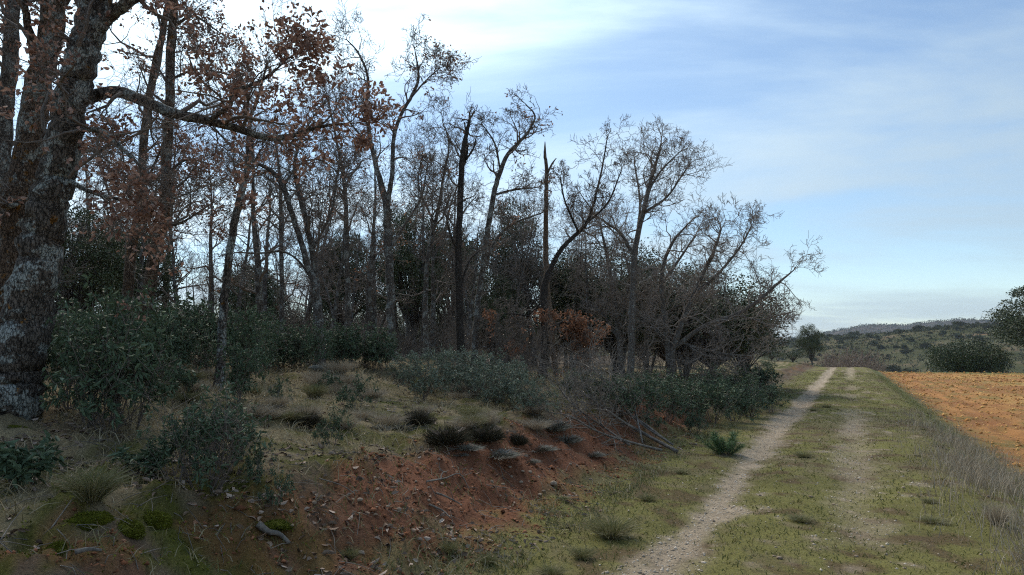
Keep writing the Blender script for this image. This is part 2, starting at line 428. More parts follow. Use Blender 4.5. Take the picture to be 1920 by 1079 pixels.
def sub_sheet(name, q):
    used = np.unique(q); remap = np.zeros(len(V), np.int32); remap[used] = np.arange(len(used))
    me = mesh_np(name, V[used], [remap[q][:, ::-1]], {'col': gcol[used]}, True)
    o = obj(name, me, M['ground']); tag(o, kind='structure'); return o
sub_sheet('ground', quads[reg == 0]); sub_sheet('dirt_track', quads[reg == 1]); sub_sheet('ploughed_field', quads[reg == 2])

# far land: valley floor, scrub hillside and ridge, polar rings so the sheet reaches the horizon
def far_height(r, th):
    px = 960 + FPX * np.tan(np.clip(th, -1.3, 1.3))
    x, y = r * np.sin(th), r * np.cos(th)
    front = sstep(1.25, .95, np.abs(th))
    hill_y = np.interp(px, [0, 1400, 1480, 1560, 1640, 1700, 1780, 1850, 1920, 2400], [652, 652, 648, 640, 633, 626, 618, 613, 610, 600])
    hill = EYE + 640 * (HOR - hill_y) / FPX
    z = -28 + (hill + 28) * sstep(230, 640, r) * front
    z = z + (fbm(x * .012, y * .012, 201, 4) - .5) * 9 * sstep(200, 420, r)
    z = z - (hill + 34) * sstep(700, 1150, r) * front
    rid_y = np.interp(px, [-2000, 0, 900, 1300, 1440, 1500, 1545, 1580, 1620, 1660, 1700, 1740, 1800, 1860, 1920, 2600, 4000],
                      [640, 640, 636, 633, 632, 629, 620, 613, 608, 606, 608, 605, 602, 604, 603, 606, 640])
    rid = EYE + 2600 * (HOR - rid_y - 8) / FPX
    z = z + (rid + 34) * sstep(1500, 2600, r) * front - (rid + 30) * sstep(2750, 3600, r) * front
    z = z + (fbm(x * .006, y * .006, 221, 5) - .5) * 13 * sstep(1400, 2300, r) * front
    return z
def polar(name, radii, mat):
    th = np.concatenate([np.linspace(-math.pi, -.9, 60)[:-1], np.linspace(-.9, -.1, 60)[:-1], np.linspace(-.1, .85, 180)[:-1], np.linspace(.85, math.pi, 60)])
    A, Bt = np.meshgrid(radii, th, indexing='ij'); r, t = A.ravel(), Bt.ravel()
    Vv = np.stack([r * np.sin(t), r * np.cos(t), far_height(r, t)], 1)
    n, m = len(radii), len(th); ix = np.arange(n * m).reshape(n, m)
    q = np.stack([ix[:-1, :-1], ix[:-1, 1:], ix[1:, 1:], ix[1:, :-1]], -1).reshape(-1, 4)
    o = obj(name, mesh_np(name, Vv, [q[:, ::-1]], None, True), mat); tag(o, kind='structure'); return o
polar('hillside', np.concatenate([np.linspace(120, 700, 90), np.linspace(715, 1200, 14)]), M['hillside'])
polar('distant_ridge', np.concatenate([np.linspace(1200, 2800, 60), np.geomspace(2850, 7000, 14)]), M['ridge'])

# ------------------------------------------------------------------ tubes and leaves
def tubes(lines, sides_of):
    """lines: list of (pts, radii); returns vertices, quads. Grouped by (length, sides) so numpy does the work."""
    groups = {}
    for pts, rad in lines:
        groups.setdefault((len(pts), sides_of(rad[0])), []).append((pts, rad))
    VV, QQ, base = [], [], 0
    for (n, k), ls in groups.items():
        P = np.array([l[0] for l in ls], float); Rr = np.array([l[1] for l in ls], float)
        Tn = np.empty_like(P); Tn[:, 1:-1] = P[:, 2:] - P[:, :-2]; Tn[:, 0] = P[:, 1] - P[:, 0]; Tn[:, -1] = P[:, -1] - P[:, -2]
        Tn /= np.linalg.norm(Tn, axis=2, keepdims=True) + 1e-9
        ref = np.where(np.abs(Tn[:, :1, 2:3]).repeat(n, 1) > .8, np.array([1., 0, 0]), np.array([0, 0, 1.]))
        U = np.cross(Tn, ref); U /= np.linalg.norm(U, axis=2, keepdims=True) + 1e-9
        W = np.cross(Tn, U)
        ang = np.arange(k) * 2 * math.pi / k
        ring = P[:, :, None, :] + Rr[:, :, None, None] * (np.cos(ang)[None, None, :, None] * U[:, :, None, :] + np.sin(ang)[None, None, :, None] * W[:, :, None, :])
        m = len(ls); ix = (np.arange(m * n * k) + base).reshape(m, n, k); nx = np.roll(ix, -1, axis=2)
        q = np.stack([ix[:, :-1], nx[:, :-1], nx[:, 1:], ix[:, 1:]], -1).reshape(-1, 4)
        VV.append(ring.reshape(-1, 3)); QQ.append(q); base += m * n * k
    return np.concatenate(VV), np.concatenate(QQ)

def tube_mesh(name, lines, sides_of=lambda r: 3 if r < .012 else (5 if r < .035 else 8), mat=None):
    v, q = tubes(lines, sides_of)
    me = mesh_np(name, v, [q], None, True)
    if mat: me.materials.append(mat)
    return me

def unit(a): return a / (np.linalg.norm(a, axis=-1, keepdims=True) + 1e-9)

def leaves_mesh(name, P, D, length, width, mat, fold=.25, long=False, rnd=None):
    """One folded leaf per point: P base, D direction."""
    P = np.asarray(P, float); n = len(P); D = unit(np.asarray(D, float))
    A = unit(np.cross(D, unit(nr.normal(size=(n, 3))))); Nn = np.cross(A, D)
    Ln = (np.asarray(length) * np.ones(n))[:, None]; Wd = (np.asarray(width) * np.ones(n))[:, None] / 2
    rnd = nr.rand(n) if rnd is None else rnd
    if long:
        f = Nn * Wd * fold * 2
        pts = [P, P + D * Ln * .3 + A * Wd * .9 + f, P + D * Ln * .68 + A * Wd * .8 + f, P + D * Ln - Nn * Ln * .12, P + D * Ln * .68 - A * Wd * .8 + f, P + D * Ln * .3 - A * Wd * .9 + f]
        k = 6; fq = [[0, 1, 2, 3], [0, 3, 4, 5]]
        Vv = np.stack(pts, 1).reshape(-1, 3); b = (np.arange(n) * k)[:, None]
        faces = [np.concatenate([b + np.array(q) for q in fq])]
    else:
        f = Nn * Wd * fold * 2
        pts = [P, P + D * Ln * .5 + A * Wd + f, P + D * Ln, P + D * Ln * .5 - A * Wd + f]
        k = 4; Vv = np.stack(pts, 1).reshape(-1, 3); b = (np.arange(n) * k)[:, None]
        faces = [np.concatenate([b + np.array([0, 1, 2]), b + np.array([0, 2, 3])])]
    me = mesh_np(name, Vv, faces, {'rnd': np.repeat(rnd, k)})
    me.materials.append(mat); return me

def blades_mesh(name, P, D, length, width, mat, droop=.3, rnd=None):
    """Grass: a bent tapering blade per point."""
    P = np.asarray(P, float); n = len(P); D = unit(np.asarray(D, float))
    A = unit(np.cross(D, unit(nr.normal(size=(n, 3))))); Ln = (np.asarray(length) * np.ones(n))[:, None]; W = (np.asarray(width) * np.ones(n))[:, None] / 2
    hd = D * np.array([1, 1, 0]); bend = unit(hd + nr.normal(size=(n, 3)) * np.array([.3, .3, 0])) * Ln * droop
    dn = np.array([0, 0, -1.]) * Ln * droop * .5
    m = P + D * Ln * .55 + bend * .25
    pts = [P - A * W, P + A * W, m + A * W * .75, m - A * W * .75, P + D * Ln + bend + dn]
    Vv = np.stack(pts, 1).reshape(-1, 3); b = (np.arange(n) * 5)[:, None]
    rnd = nr.rand(n) if rnd is None else rnd
    me = mesh_np(name, Vv, [b + np.array([0, 1, 2, 3]), b + np.array([3, 2, 4])], {'rnd': np.repeat(rnd, 5)})
    me.materials.append(mat); return me

def lumps_mesh(name, P, size, mat, flat=.7):
    """Small uneven stones or clods: squashed, jittered octahedra."""
    P = np.asarray(P, float); n = len(P); sz = (np.asarray(size) * np.ones(n))[:, None, None] / 2
    o = np.array([[1, 0, 0], [0, 1, 0], [-1, 0, 0], [0, -1, 0], [0, 0, 1], [0, 0, -.6]], float)
    a = nr.rand(n) * 6.28; ca, sa = np.cos(a), np.sin(a)
    Rm = np.zeros((n, 3, 3)); Rm[:, 0, 0] = ca; Rm[:, 0, 1] = -sa; Rm[:, 1, 0] = sa; Rm[:, 1, 1] = ca; Rm[:, 2, 2] = 1
    sc = np.stack([.8 + nr.rand(n) * .6, .6 + nr.rand(n) * .5, flat * (.6 + nr.rand(n) * .6)], 1)
    pts = (o[None] * (1 + (nr.rand(n, 6, 1) - .5) * .6) + (nr.rand(n, 6, 3) - .5) * .3) * sc[:, None, :]
    pts = np.einsum('nij,nkj->nki', Rm, pts) * sz + P[:, None, :]
    f = np.array([[0, 1, 4], [1, 2, 4], [2, 3, 4], [3, 0, 4], [1, 0, 5], [2, 1, 5], [3, 2, 5], [0, 3, 5]])
    b = (np.arange(n) * 6)[:, None, None]
    me = mesh_np(name, pts.reshape(-1, 3), [(b + f[None]).reshape(-1, 3)], {'rnd': np.repeat(nr.rand(n), 6)})
    me.materials.append(mat); return me

# ------------------------------------------------------------------ branching
def vnorm(v):
    l = math.sqrt(v[0]**2 + v[1]**2 + v[2]**2) + 1e-9
    return (v[0]/l, v[1]/l, v[2]/l)
def deflect(d, ang, g):
    a = vnorm((g.gauss(0, 1), g.gauss(0, 1), g.gauss(0, 1)))
    k = a[0]*d[0] + a[1]*d[1] + a[2]*d[2]
    p = vnorm((a[0]-k*d[0], a[1]-k*d[1], a[2]-k*d[2]))
    c, s = math.cos(ang), math.sin(ang)
    return (d[0]*c + p[0]*s, d[1]*c + p[1]*s, d[2]*c + p[2]*s)

def grow(lines, tips, p, d, L, r, lvl, last, g, gn=.28, up=.09, nb=(3, 5), rmin=.004):
    n = 5 if lvl < last else 2
    if L > 1.3: n = 8
    step = L / n; pts = [p]; rad = [r]; ds = [d]
    for i in range(n):
        d = vnorm((d[0] + g.gauss(0, gn), d[1] + g.gauss(0, gn), d[2] + g.gauss(0, gn) + up))
        p = (p[0] + d[0]*step, p[1] + d[1]*step, p[2] + d[2]*step)
        pts.append(p); ds.append(d); rad.append(max(rmin * .75, r * (1 - .72 * (i + 1) / n)))
    lines.append((pts, rad))
    if lvl >= last:
        tips.append((p, d)); return
    k = g.randint(*nb)
    for j in range(k):
        f = .22 + .78 * (j + g.random()) / k
        i = min(n, max(1, int(f * n + .5)))
        cd = deflect(ds[i], R(g.uniform(28, 68)), g)
        grow(lines, tips, pts[i], cd, L * g.uniform(.40, .78) * (1.2 - .45 * f), max(rmin, rad[i] * g.uniform(.5, .75)), lvl + 1, last, g, gn, up, nb, rmin)

def smooth_path(pts, sub=5):
    """Catmull-Rom through (x, y, z, r)."""
    P = np.array(pts, float); n = len(P)
    P = np.vstack([2 * P[0] - P[1], P, 2 * P[-1] - P[-2]]); out = []
    for i in range(1, n):
        a, b, c, d = P[i-1:i+3]
        for k in range(sub):
            t = k / sub
            out.append(.5 * ((2*b) + (-a + c)*t + (2*a - 5*b + 4*c - d)*t*t + (-a + 3*b - 3*c + d)*t**3))
    out.append(P[-2]); return np.array(out)

def bark_tube(path, sides, seed, rough=.10, flare=True):
    """Trunk with an uneven, ribbed surface."""
    n = len(path); P = path[:, :3]; r = path[:, 3].copy()
    Tn = unit(np.gradient(P, axis=0)); ref = np.array([0, 1., 0])
    U = unit(np.cross(Tn, np.tile(ref, (n, 1)))); W = np.cross(Tn, U)
    ang = np.arange(sides) * 2 * math.pi / sides
    ds = np.concatenate([[0], np.cumsum(np.linalg.norm(np.diff(P, axis=0), axis=1))])
    if flare: r *= 1 + (.30 if r[0] < .2 else .10) * np.exp(-ds / .22)
    A, Dd = np.meshgrid(ang, ds)
    k = 1 + rough * 2 * (fbm(np.cos(A) * 2.2 + 9, Dd * 2.2 + np.sin(A) * 2.2, seed, 4) - .5) + rough * .8 * (vnoise(A * sides / 6.28 * .7, Dd * 6, seed + 5) - .5)
    if flare: k += .18 * np.exp(-Dd / .25) * np.cos(A * 4 + seed)
    ring = P[:, None, :] + (r[:, None] * k)[:, :, None] * (np.cos(A)[:, :, None] * U[:, None, :] + np.sin(A)[:, :, None] * W[:, None, :])
    ix = np.arange(n * sides).reshape(n, sides); nx = np.roll(ix, -1, 1)
    q = np.stack([ix[:-1], nx[:-1], nx[1:], ix[1:]], -1).reshape(-1, 4)
    cap = np.array([[ix[-1, 0], ix[-1, i], ix[-1, i + 1]] for i in range(1, sides - 1)])
    cap0 = np.array([[ix[0, 0], ix[0, i + 1], ix[0, i]] for i in range(1, sides - 1)])
    return ring.reshape(-1, 3), q, np.concatenate([cap, cap0])

def traced_tree(name, Y, stems, label, cat='tree', bark='bark', twig='twig', seed=1, br=(16, 1.1), last=4, start=.35, leaves=None, leaf_mat='dead_leaf',
                sides=12, snag=(), group=None, up=.07, nb=(3, 5), gn=.3, leaf_keep=1.0, leaf_below=None, sub=5, limb_br=None, rmin=None, spread=.5):
    """A bare oak whose stems follow the photograph; the stems stand at distance Y on the bank, and branch out in depth."""
    g = random.Random(seed); rmin = rmin or (.004 if Y < 15 else .0048)
    x0 = px_x(stems[0][0][0], Y); z0 = hz(x0, Y)
    root = empty(name, (x0, Y, z0)); tag(root, label, cat, group)
    lines, tips = [], []; trunk = None
    for si, stem in enumerate(stems):
        dep = g.uniform(-spread, spread) * (si > 0)
        pts = []
        for i, (px, py, w) in enumerate(stem):
            yy = Y + dep * (i / max(1, len(stem) - 1)) + (g.uniform(-.06, .06) if i else 0)
            q = at(px, py, yy); pts.append((q[0], q[1], q[2], max(.006, w / 2 / FPX * Y * (1.0 if Y < 10 else .7))))
        if si == 0:                                                 # the first stem starts in the ground
            pts[0] = (pts[0][0], Y, z0 - .12, pts[0][3])
            while len(pts) > 2 and pts[1][2] < z0 + .12: pts.pop(1)
        path = smooth_path(pts, sub); path[:, 3] = np.maximum(path[:, 3], .004)
        path[1:, :3] += np.array([[g.gauss(0, 1), g.gauss(0, 1), 0] for _ in range(len(path) - 1)]) * (path[1:, 3:4] * .10)
        path[:, :3] -= np.array([x0, Y, z0])
        sd_ = sides if path[0, 3] > .05 else 7
        v, q, c = bark_tube(path, sd_, seed * 7 + si, (.08 if Y > 10 else .028), si == 0)
        part = obj('limb' if si else 'trunk', mesh_np('limb' if si else 'trunk', v, [q, c], None, True), M[bark], trunk or root)
        trunk = trunk or part
        if si in snag: continue
        nbr, bl = br if si == 0 or limb_br is None else limb_br
        m = len(path)
        for j in range(nbr):
            f = start + (1 - start) * (j + g.random()) / nbr if si == 0 else .2 + .8 * (j + g.random()) / nbr
            i = min(m - 1, max(1, int(f * m)))
            d = vnorm(tuple(path[i, :3] - path[i - 1, :3]))
            cd = deflect(d, R(g.uniform(25, 75)), g)
            r = min(path[i, 3] * .55, .028)
            grow(lines, tips, tuple(path[i, :3]), cd, bl * g.uniform(.6, 1.2) * (1.15 - .4 * f), max(.007, r), 1, last, g, gn, up, nb, rmin)
        d = vnorm(tuple(path[-1, :3] - path[-3, :3]))
        for _ in range(2): grow(lines, tips, tuple(path[-1, :3]), deflect(d, R(g.uniform(5, 35)), g), bl * .5, max(.006, path[-1, 3] * .8), 1, last, g, gn, up, nb, rmin)
    if lines:
        obj('crown', tube_mesh('crown', lines, mat=M[twig]), None, root)
    if leaves and tips:
        P, D = [], []
        for p, d in tips:
            q_ = vnoise(np.array([p[0] * 2.1 + seed]), np.array([p[2] * 2.1 + p[1] * 1.3]), 9)[0]
            if g.random() > leaf_keep * 2.6 * sstep(.42, .68, q_): continue
            if leaf_below is not None and p[2] + z0 > at(960, leaf_below, Y)[2]: continue
            for _ in range(leaves):
                P.append((p[0] + g.gauss(0, .03), p[1] + g.gauss(0, .03), p[2] + g.gauss(0, .03)))
                D.append((d[0] + g.gauss(0, .7), d[1] + g.gauss(0, .7), d[2] + g.gauss(-.35, .6)))
        if P:
            n = len(P)
            o = obj('withered_leaves', leaves_mesh('withered_leaves', P, D, nr.uniform(.035, .075, n) * (1 if Y < 15 else 1.25), nr.uniform(.020, .040, n) * (1 if Y < 15 else 1.25), M[leaf_mat], .45, True), None, root)
            tag(o, kind='stuff')
    return root

# ------------------------------------------------------------------ prototypes
def proto_bare_oak(seed, h, bark='bark', twig='twig', stems=1, dens=(14, 1.3), last=4, lean=.15, leaves=0):
    g = random.Random(seed); lines, tips = [], []; VV, QQ, CC, base = [], [], [], 0
    for s in range(stems):
        a = g.uniform(0, 6.28); x = y = 0.0; ln = lean * (1 if stems == 1 else 2.2)
        pts = [(0, 0, -.15, h * .017 / stems ** .4)]; hh = h * g.uniform(.8, 1)
        for i in range(1, 9):
            x += math.cos(a) * ln * hh / 8 + g.gauss(0, .03 * h / 6); y += math.sin(a) * ln * hh / 8 + g.gauss(0, .03 * h / 6)
            pts.append((x, y, hh * i / 8, h * .017 / stems ** .4 * (1 - i / 8.6)))
        path = smooth_path(pts, 3); v, q, c = bark_tube(path, 8, seed + s, .1, s == 0)
        VV.append(v); QQ.append(q + base); CC.append(c + base); base += len(v); m = len(path)
        for j in range(dens[0]):
            f = .3 + .7 * (j + g.random()) / dens[0]; i = min(m - 1, int(f * m))
            d = vnorm(tuple(path[i, :3] - path[i - 1, :3]))
            grow(lines, tips, tuple(path[i, :3]), deflect(d, R(g.uniform(25, 70)), g), dens[1] * g.uniform(.6, 1.2) * (1.2 - .5 * f), max(.008, path[i, 3] * .5), 1, last, g, rmin=.005)
    t = mesh_np('trunk', np.concatenate(VV), [np.concatenate(QQ), np.concatenate(CC)], None, True); t.materials.append(M[bark])
    parts = [('trunk', t, None), ('crown', tube_mesh('crown', lines, lambda r: 3 if r < .02 else 5, M[twig]), None)]
    if leaves:
        P, D = [], []
        for p, d in tips:
            if g.random() < leaves:
                for _ in range(3):
                    P.append((p[0] + g.gauss(0, .04), p[1] + g.gauss(0, .04), p[2] + g.gauss(0, .04))); D.append((d[0] + g.gauss(0, .7), d[1] + g.gauss(0, .7), d[2] + g.gauss(-.3, .6)))
        parts.append(('withered_leaves', leaves_mesh('withered_leaves', P, D, .085, .045, M['rust_leaf'], .3), 'stuff'))
    return Proto('bare_oak', parts, h, h * .5)

def proto_holm(seed, h, w, clumps, per, leaf, trunk_h, name='holm_oak', mat='holm', skirt=.0):
    """Evergreen oak: leaf clumps spread unevenly through a domed crown, gaps between them."""
    g = np.random.RandomState(seed); gg = random.Random(seed)
    P, D, Rn, lines = [], [], [], []
    zc = trunk_h + (h - trunk_h) * .42
    for k in range(clumps):
        d = unit(g.normal(size=3)); d[2] = d[2] if d[2] > -.5 else -d[2] * .3
        rr = (.35 + .65 * g.rand() ** .45) * (1 + .22 * (fbm(np.array([d[0] * 2 + seed]), np.array([d[1] * 2 + d[2]]), seed)[0] - .5) * 2)
        c = np.array([d[0] * w / 2 * rr, d[1] * w / 2 * rr, zc + d[2] * (h - zc if d[2] > 0 else (zc - trunk_h * (1 - skirt)) * 1.1) * rr])
        cr = (.085 + .06 * g.rand()) * w
        n = int(per * (.6 + .8 * g.rand()))
        q = unit(g.normal(size=(n, 3))) * (g.rand(n, 1) ** .4) * cr * np.array([1.15, 1.15, .75]) + c
        P.append(q); D.append(unit(q - c) + g.normal(size=(n, 3)) * .6 + np.array([0, 0, .25])); Rn.append(np.clip(g.rand(n) * .75 + .25 * g.rand(), 0, 1))
        if k % 2 == 0:
            m = tuple(c * .55 + np.array([0, 0, zc * .2 + trunk_h * .1])); lines.append(([(0, 0, trunk_h * .7), m, tuple(c)], [.012 * w, .008 * w, .003 * w]))
    P = np.concatenate(P); D = np.concatenate(D); Rn = np.concatenate(Rn)
    fol = leaves_mesh('crown', P, D, leaf * (.7 + .6 * g.rand(len(P))), leaf * .55, M[mat], .2, False, Rn)
    path = smooth_path([(0, 0, -.2, .035 * w), (.02 * w, .01 * w, trunk_h * .5, .03 * w), (-.01 * w, .02 * w, trunk_h * 1.0, .026 * w), (.01 * w, 0, zc, .016 * w)], 4)
    v, q, c = bark_tube(path, 9, seed, .1, True); lv, lq = tubes(lines, lambda r: 5)
    t = mesh_np('trunk', np.concatenate([v, lv]), [np.concatenate([q, lq + len(v)]), c], None, True); t.materials.append(M['bark'])
    return Proto(name, [('trunk', t, None), ('crown', fol, 'stuff')], h, w)

def proto_cistus(seed, nst, leaves_per, h=1.0, mat='cistus', leaf=.065, name='cistus_shrub', twiggy=0):
    g = random.Random(seed); lines, tips = [], []
    for i in range(nst):
        a = g.uniform(0, 6.28); tl = g.uniform(.08, .75)
        d = vnorm((math.cos(a) * tl, math.sin(a) * tl, 1))
        grow(lines, tips, (math.cos(a) * .07 * g.random(), math.sin(a) * .07 * g.random(), -.04), d, h * g.uniform(.45, .8), .008, 2, 4, g, .2, .12, (3, 4), .003)
    if twiggy:
        for i in range(twiggy):
            a = g.uniform(0, 6.28); d = vnorm((math.cos(a) * .5, math.sin(a) * .5, 1)); tt = []
            grow(lines, tt, (math.cos(a) * .1, math.sin(a) * .1, -.02), d, h * g.uniform(.6, .95), .005, 3, 4, g, .1, .1, (3, 5), .0025)
    P, D = [], []
    for p, d in tips:
        for k in range(leaves_per):
            b = -.10 * g.random()
            P.append((p[0] + d[0] * b + g.gauss(0, .012), p[1] + d[1] * b + g.gauss(0, .012), p[2] + d[2] * b + g.gauss(0, .012)))
            q = deflect(d, R(g.uniform(45, 105)), g); D.append((q[0], q[1], q[2] - .25))
    n = len(P)
    st_ = tube_mesh('stems', lines, lambda r: 3, M['twig'])
    fo = leaves_mesh('foliage', P, D, nr.uniform(leaf * .6, leaf * 1.25, n), nr.uniform(leaf * .26, leaf * .42, n), M[mat], .3, True, np.clip(nr.rand(n) * .8 + .2 * nr.rand(n) ** 3, 0, 1))
    zz = np.array([p[2] for p in P])
    return Proto(name, [('stems', st_, None), ('foliage', fo, 'stuff')], float(np.percentile(zz, 98)), float(2 * np.percentile(np.abs(np.array([p[0] for p in P])), 96)))

def proto_sprigs(name, seed, n, h, w, mat, dome=.8, width=.012, part='sprigs'):
    """Dense low bush of fine upright sprigs (heather, dwarf shrubs)."""
    g = np.random.RandomState(seed)
    a = g.rand(n) * 6.28; r = np.sqrt(g.rand(n)) * w / 2
    P0 = np.stack([np.cos(a) * r * .35, np.sin(a) * r * .35, np.full(n, -.02)], 1)
    lob = .6 + .8 * fbm(np.cos(a) * 1.6 + seed, np.sin(a) * 1.6 + r * 3, seed, 2); r = r * lob
    topz = h * (1 - .5 * (r / (w / 2)) ** 2) * (.35 + .65 * g.rand(n)) * (.7 + .6 * fbm(np.cos(a) * r * 9 / w + 5, np.sin(a) * r * 9 / w, seed + 3, 2))
    tip = np.stack([np.cos(a) * r, np.sin(a) * r, topz], 1) + g.normal(size=(n, 3)) * .03 * w
    D = tip - P0; Ln = np.linalg.norm(D, axis=1)
    Pm = P0 + D * (g.rand(n, 1) * .55)
    me = blades_mesh(part, Pm, D + g.normal(size=(n, 3)) * .12 * h, Ln * .5, width, M[mat], .08)
    a2 = g.rand(40) * 6.28
    lines = [([(0, 0, -.03), (math.cos(q) * w * .15, math.sin(q) * w * .15, h * .3), (math.cos(q) * w * .33, math.sin(q) * w * .33, h * .62)], [.006, .005, .003]) for q in a2]
    return Proto(name, [('stems', tube_mesh('stems', lines, lambda r: 3, M['twig']), None), (part, me, 'stuff')], h, w)

def proto_tussock(seed, n, h, w, mat='tussock', width=.006):
    g = np.random.RandomState(seed)
    a = g.rand(n) * 6.28; r = np.sqrt(g.rand(n)); P = np.stack([np.cos(a) * r * w * .2, np.sin(a) * r * w * .2, np.full(n, -.02)], 1)
    D = np.stack([np.cos(a) * r * .95, np.sin(a) * r * .95, np.ones(n) * .9], 1) + g.normal(size=(n, 3)) * .15
    me = blades_mesh('blades', P, D, h * (.6 + .55 * g.rand(n)), width, M[mat], .35, np.clip(.32 + .6 * r * g.rand(n) + .2 * g.rand(n), 0, 1))
    return me

def sit(px, py): return ground_px(px, py)
def fit(pr, px, py, hpx, wpx, label, cat, group=None, rz=None, sink=.03):
    """Stand a prototype where the photo shows its foot, sized from its pixels at that distance."""
    x, y, z = sit(px, py); k = y / FPX
    return pr.place((x, y, z - sink), wpx * k / pr.w, hpx * k / pr.h, rng.uniform(0, 6.28) if rz is None else rz, label, cat, group)
def stand(pr, px, Y, top_py, wpx, label, cat, group=None):
    """Stand a prototype at distance Y on the ground, its top at a pixel row."""
    x = px_x(px, Y); z = hz(x, Y) - .05; top = at(px, top_py, Y)[2]
    return pr.place((x, Y, z), wpx * Y / FPX / pr.w, (top - z) / pr.h, rng.uniform(0, 6.28), label, cat, group)

# ------------------------------------------------------------------ the oaks along the edge of the wood
traced_tree('oak_tree', 7.2, [
    [(18, 800, 94), (32, 690, 88), (57, 560, 80), (80, 430, 70), (106, 320, 66), (131, 210, 58), (154, 110, 57), (175, 20, 53), (198, -80, 46), (225, -220, 34), (250, -380, 18)],
    [(135, 190, 40), (165, 184, 26), (215, 172, 22), (260, 186, 22), (320, 211, 20), (385, 226, 18), (440, 240, 15), (500, 258, 13), (545, 255, 10), (600, 238, 7), (650, 232, 4)],
    [(392, 226, 10), (412, 212, 10), (432, 196, 9), (436, 172, 8), (470, 160, 7), (500, 145, 5), (540, 110, 3)],
    [(176, 60, 34), (205, 30, 25), (235, 10, 21), (270, -20, 17), (330, -70, 11), (400, -120, 5)],
    [(125, 243, 16), (160, 243, 11), (195, 248, 9), (240, 290, 7), (290, 335, 4)],
    [(110, 330, 12), (170, 360, 8), (230, 375, 6), (300, 380, 4), (360, 360, 3)]],
    'huge lichen-covered oak trunk at the left edge with a long limb reaching right', bark='bark_big', seed=3, sides=26, sub=9,
    br=(10, 1.0), limb_br=(11, .75), last=4, leaves=5, leaf_keep=.17, rmin=.0022, spread=.8)
traced_tree('oak_tree', 8.4, [
    [(-12, 800, 62), (8, 620, 56), (32, 420, 52), (54, 270, 50), (78, 130, 46), (103, 10, 43), (128, -120, 34), (160, -280, 15)],
    [(72, 130, 20), (55, 60, 15), (47, 0, 12), (50, -80, 6)], [(45, 385, 14), (10, 385, 10), (-60, 380, 6)]],
    'dark oak trunk leaning right, just behind the huge lichen-covered trunk', bark='bark_orange', seed=5, sides=20, sub=7, br=(10, 1.0), limb_br=(7, .7), leaves=5, leaf_keep=.17, rmin=.0025)
traced_tree('oak_tree', 9.6, [[(-14, 780, 40), (-6, 500, 34), (5, 250, 30), (18, 120, 28), (25, 0, 24), (35, -150, 10)]],
    'slender dark oak trunk cut by the left edge of the picture', bark='bark', seed=6, br=(12, .9), leaves=5, leaf_keep=.12, rmin=.003)
traced_tree('oak_tree', 11.5, [
    [(258, 690, 40), (272, 590, 35), (290, 480, 31), (308, 400, 27), (312, 300, 26), (318, 200, 25), (320, 100, 24), (326, 0, 20), (335, -120, 10)],
    [(310, 330, 9), (350, 300, 6), (400, 310, 4)], [(300, 430, 9), (345, 415, 6), (400, 380, 4)], [(318, 60, 9), (360, 30, 7), (410, 60, 4)],
    [(314, 250, 8), (270, 350, 6), (230, 395, 4)], [(318, 150, 8), (370, 130, 6), (430, 140, 4)]],
    'straight oak with orange-lichened upper trunk and withered brown leaves', bark='bark_orange', seed=8, br=(14, 1.1), limb_br=(7, .7), leaves=5, leaf_keep=.20, start=.25, rmin=.003)
traced_tree('oak_tree', 12.6, [
    [(230, 680, 34), (238, 560, 28), (250, 450, 24), (262, 380, 22), (268, 280, 21), (280, 180, 20), (298, 90, 18), (314, 10, 14), (330, -90, 6)],
    [(262, 400, 8), (215, 330, 6), (180, 290, 4)]],
    'thinner oak curving up behind the orange-lichened oak, leaves still hanging', bark='bark_orange', seed=9, br=(14, 1.1), limb_br=(7, .7), leaves=5, leaf_keep=.16, start=.25, rmin=.003)
traced_tree('oak_tree', 10.2, [
    [(410, 715, 25), (415, 640, 23), (422, 540, 22), (436, 440, 20), (446, 390, 20), (460, 330, 17), (470, 280, 14), (468, 230, 10), (485, 180, 8), (500, 120, 4)]],
    'slim grey-lichened oak standing alone in front of the shrubs on the bank', bark='bark_big', seed=12, br=(13, .8), leaves=2, leaf_keep=.12, start=.5, rmin=.0028)
traced_tree('oak_tree', 13.5, [
    [(602, 680, 19), (595, 560, 18), (578, 500, 17), (560, 440, 15), (543, 390, 14), (528, 345, 13), (505, 318, 11), (472, 302, 9), (440, 280, 8), (415, 255, 6), (398, 235, 4)],
    [(588, 530, 7), (560, 490, 6), (530, 472, 6), (490, 475, 5), (440, 474, 4)], [(532, 350, 7), (560, 310, 5), (600, 300, 4), (640, 330, 3)]],
    'oak whose top arches over to the left towards the big limb', seed=14, br=(14, .9), limb_br=(6, .5), start=.3)
traced_tree('oak_tree', 14.2, [
    [(606, 680, 18), (600, 600, 17), (590, 500, 15), (575, 420, 14), (558, 350, 12), (553, 300, 9), (570, 250, 6), (600, 200, 4)], [(585, 470, 7), (620, 400, 6), (632, 330, 4)]],
    'oak rising straight beside the arching oak', seed=15, br=(15, 1.0), start=.3, leaves=2, leaf_keep=.06)
traced_tree('oak_tree', 16.5, [
    [(735, 690, 25), (732, 560, 23), (728, 450, 22), (724, 385, 20), (708, 320, 14), (692, 250, 11), (688, 190, 9), (690, 145, 7), (672, 100, 5), (650, 75, 3)],
    [(725, 390, 15), (735, 330, 13), (738, 260, 11), (752, 215, 10), (772, 180, 9), (785, 145, 7), (778, 95, 3)],
    [(730, 470, 8), (760, 420, 6), (790, 370, 5), (800, 320, 3)], [(700, 280, 7), (660, 235, 5), (630, 190, 3)], [(772, 182, 6), (800, 150, 4), (822, 130, 3)]],
    'tall forked oak with two bare tops highest against the bright sky', bark='bark', seed=17, br=(13, .95), limb_br=(10, .8), start=.45, leaves=2, leaf_keep=.05)
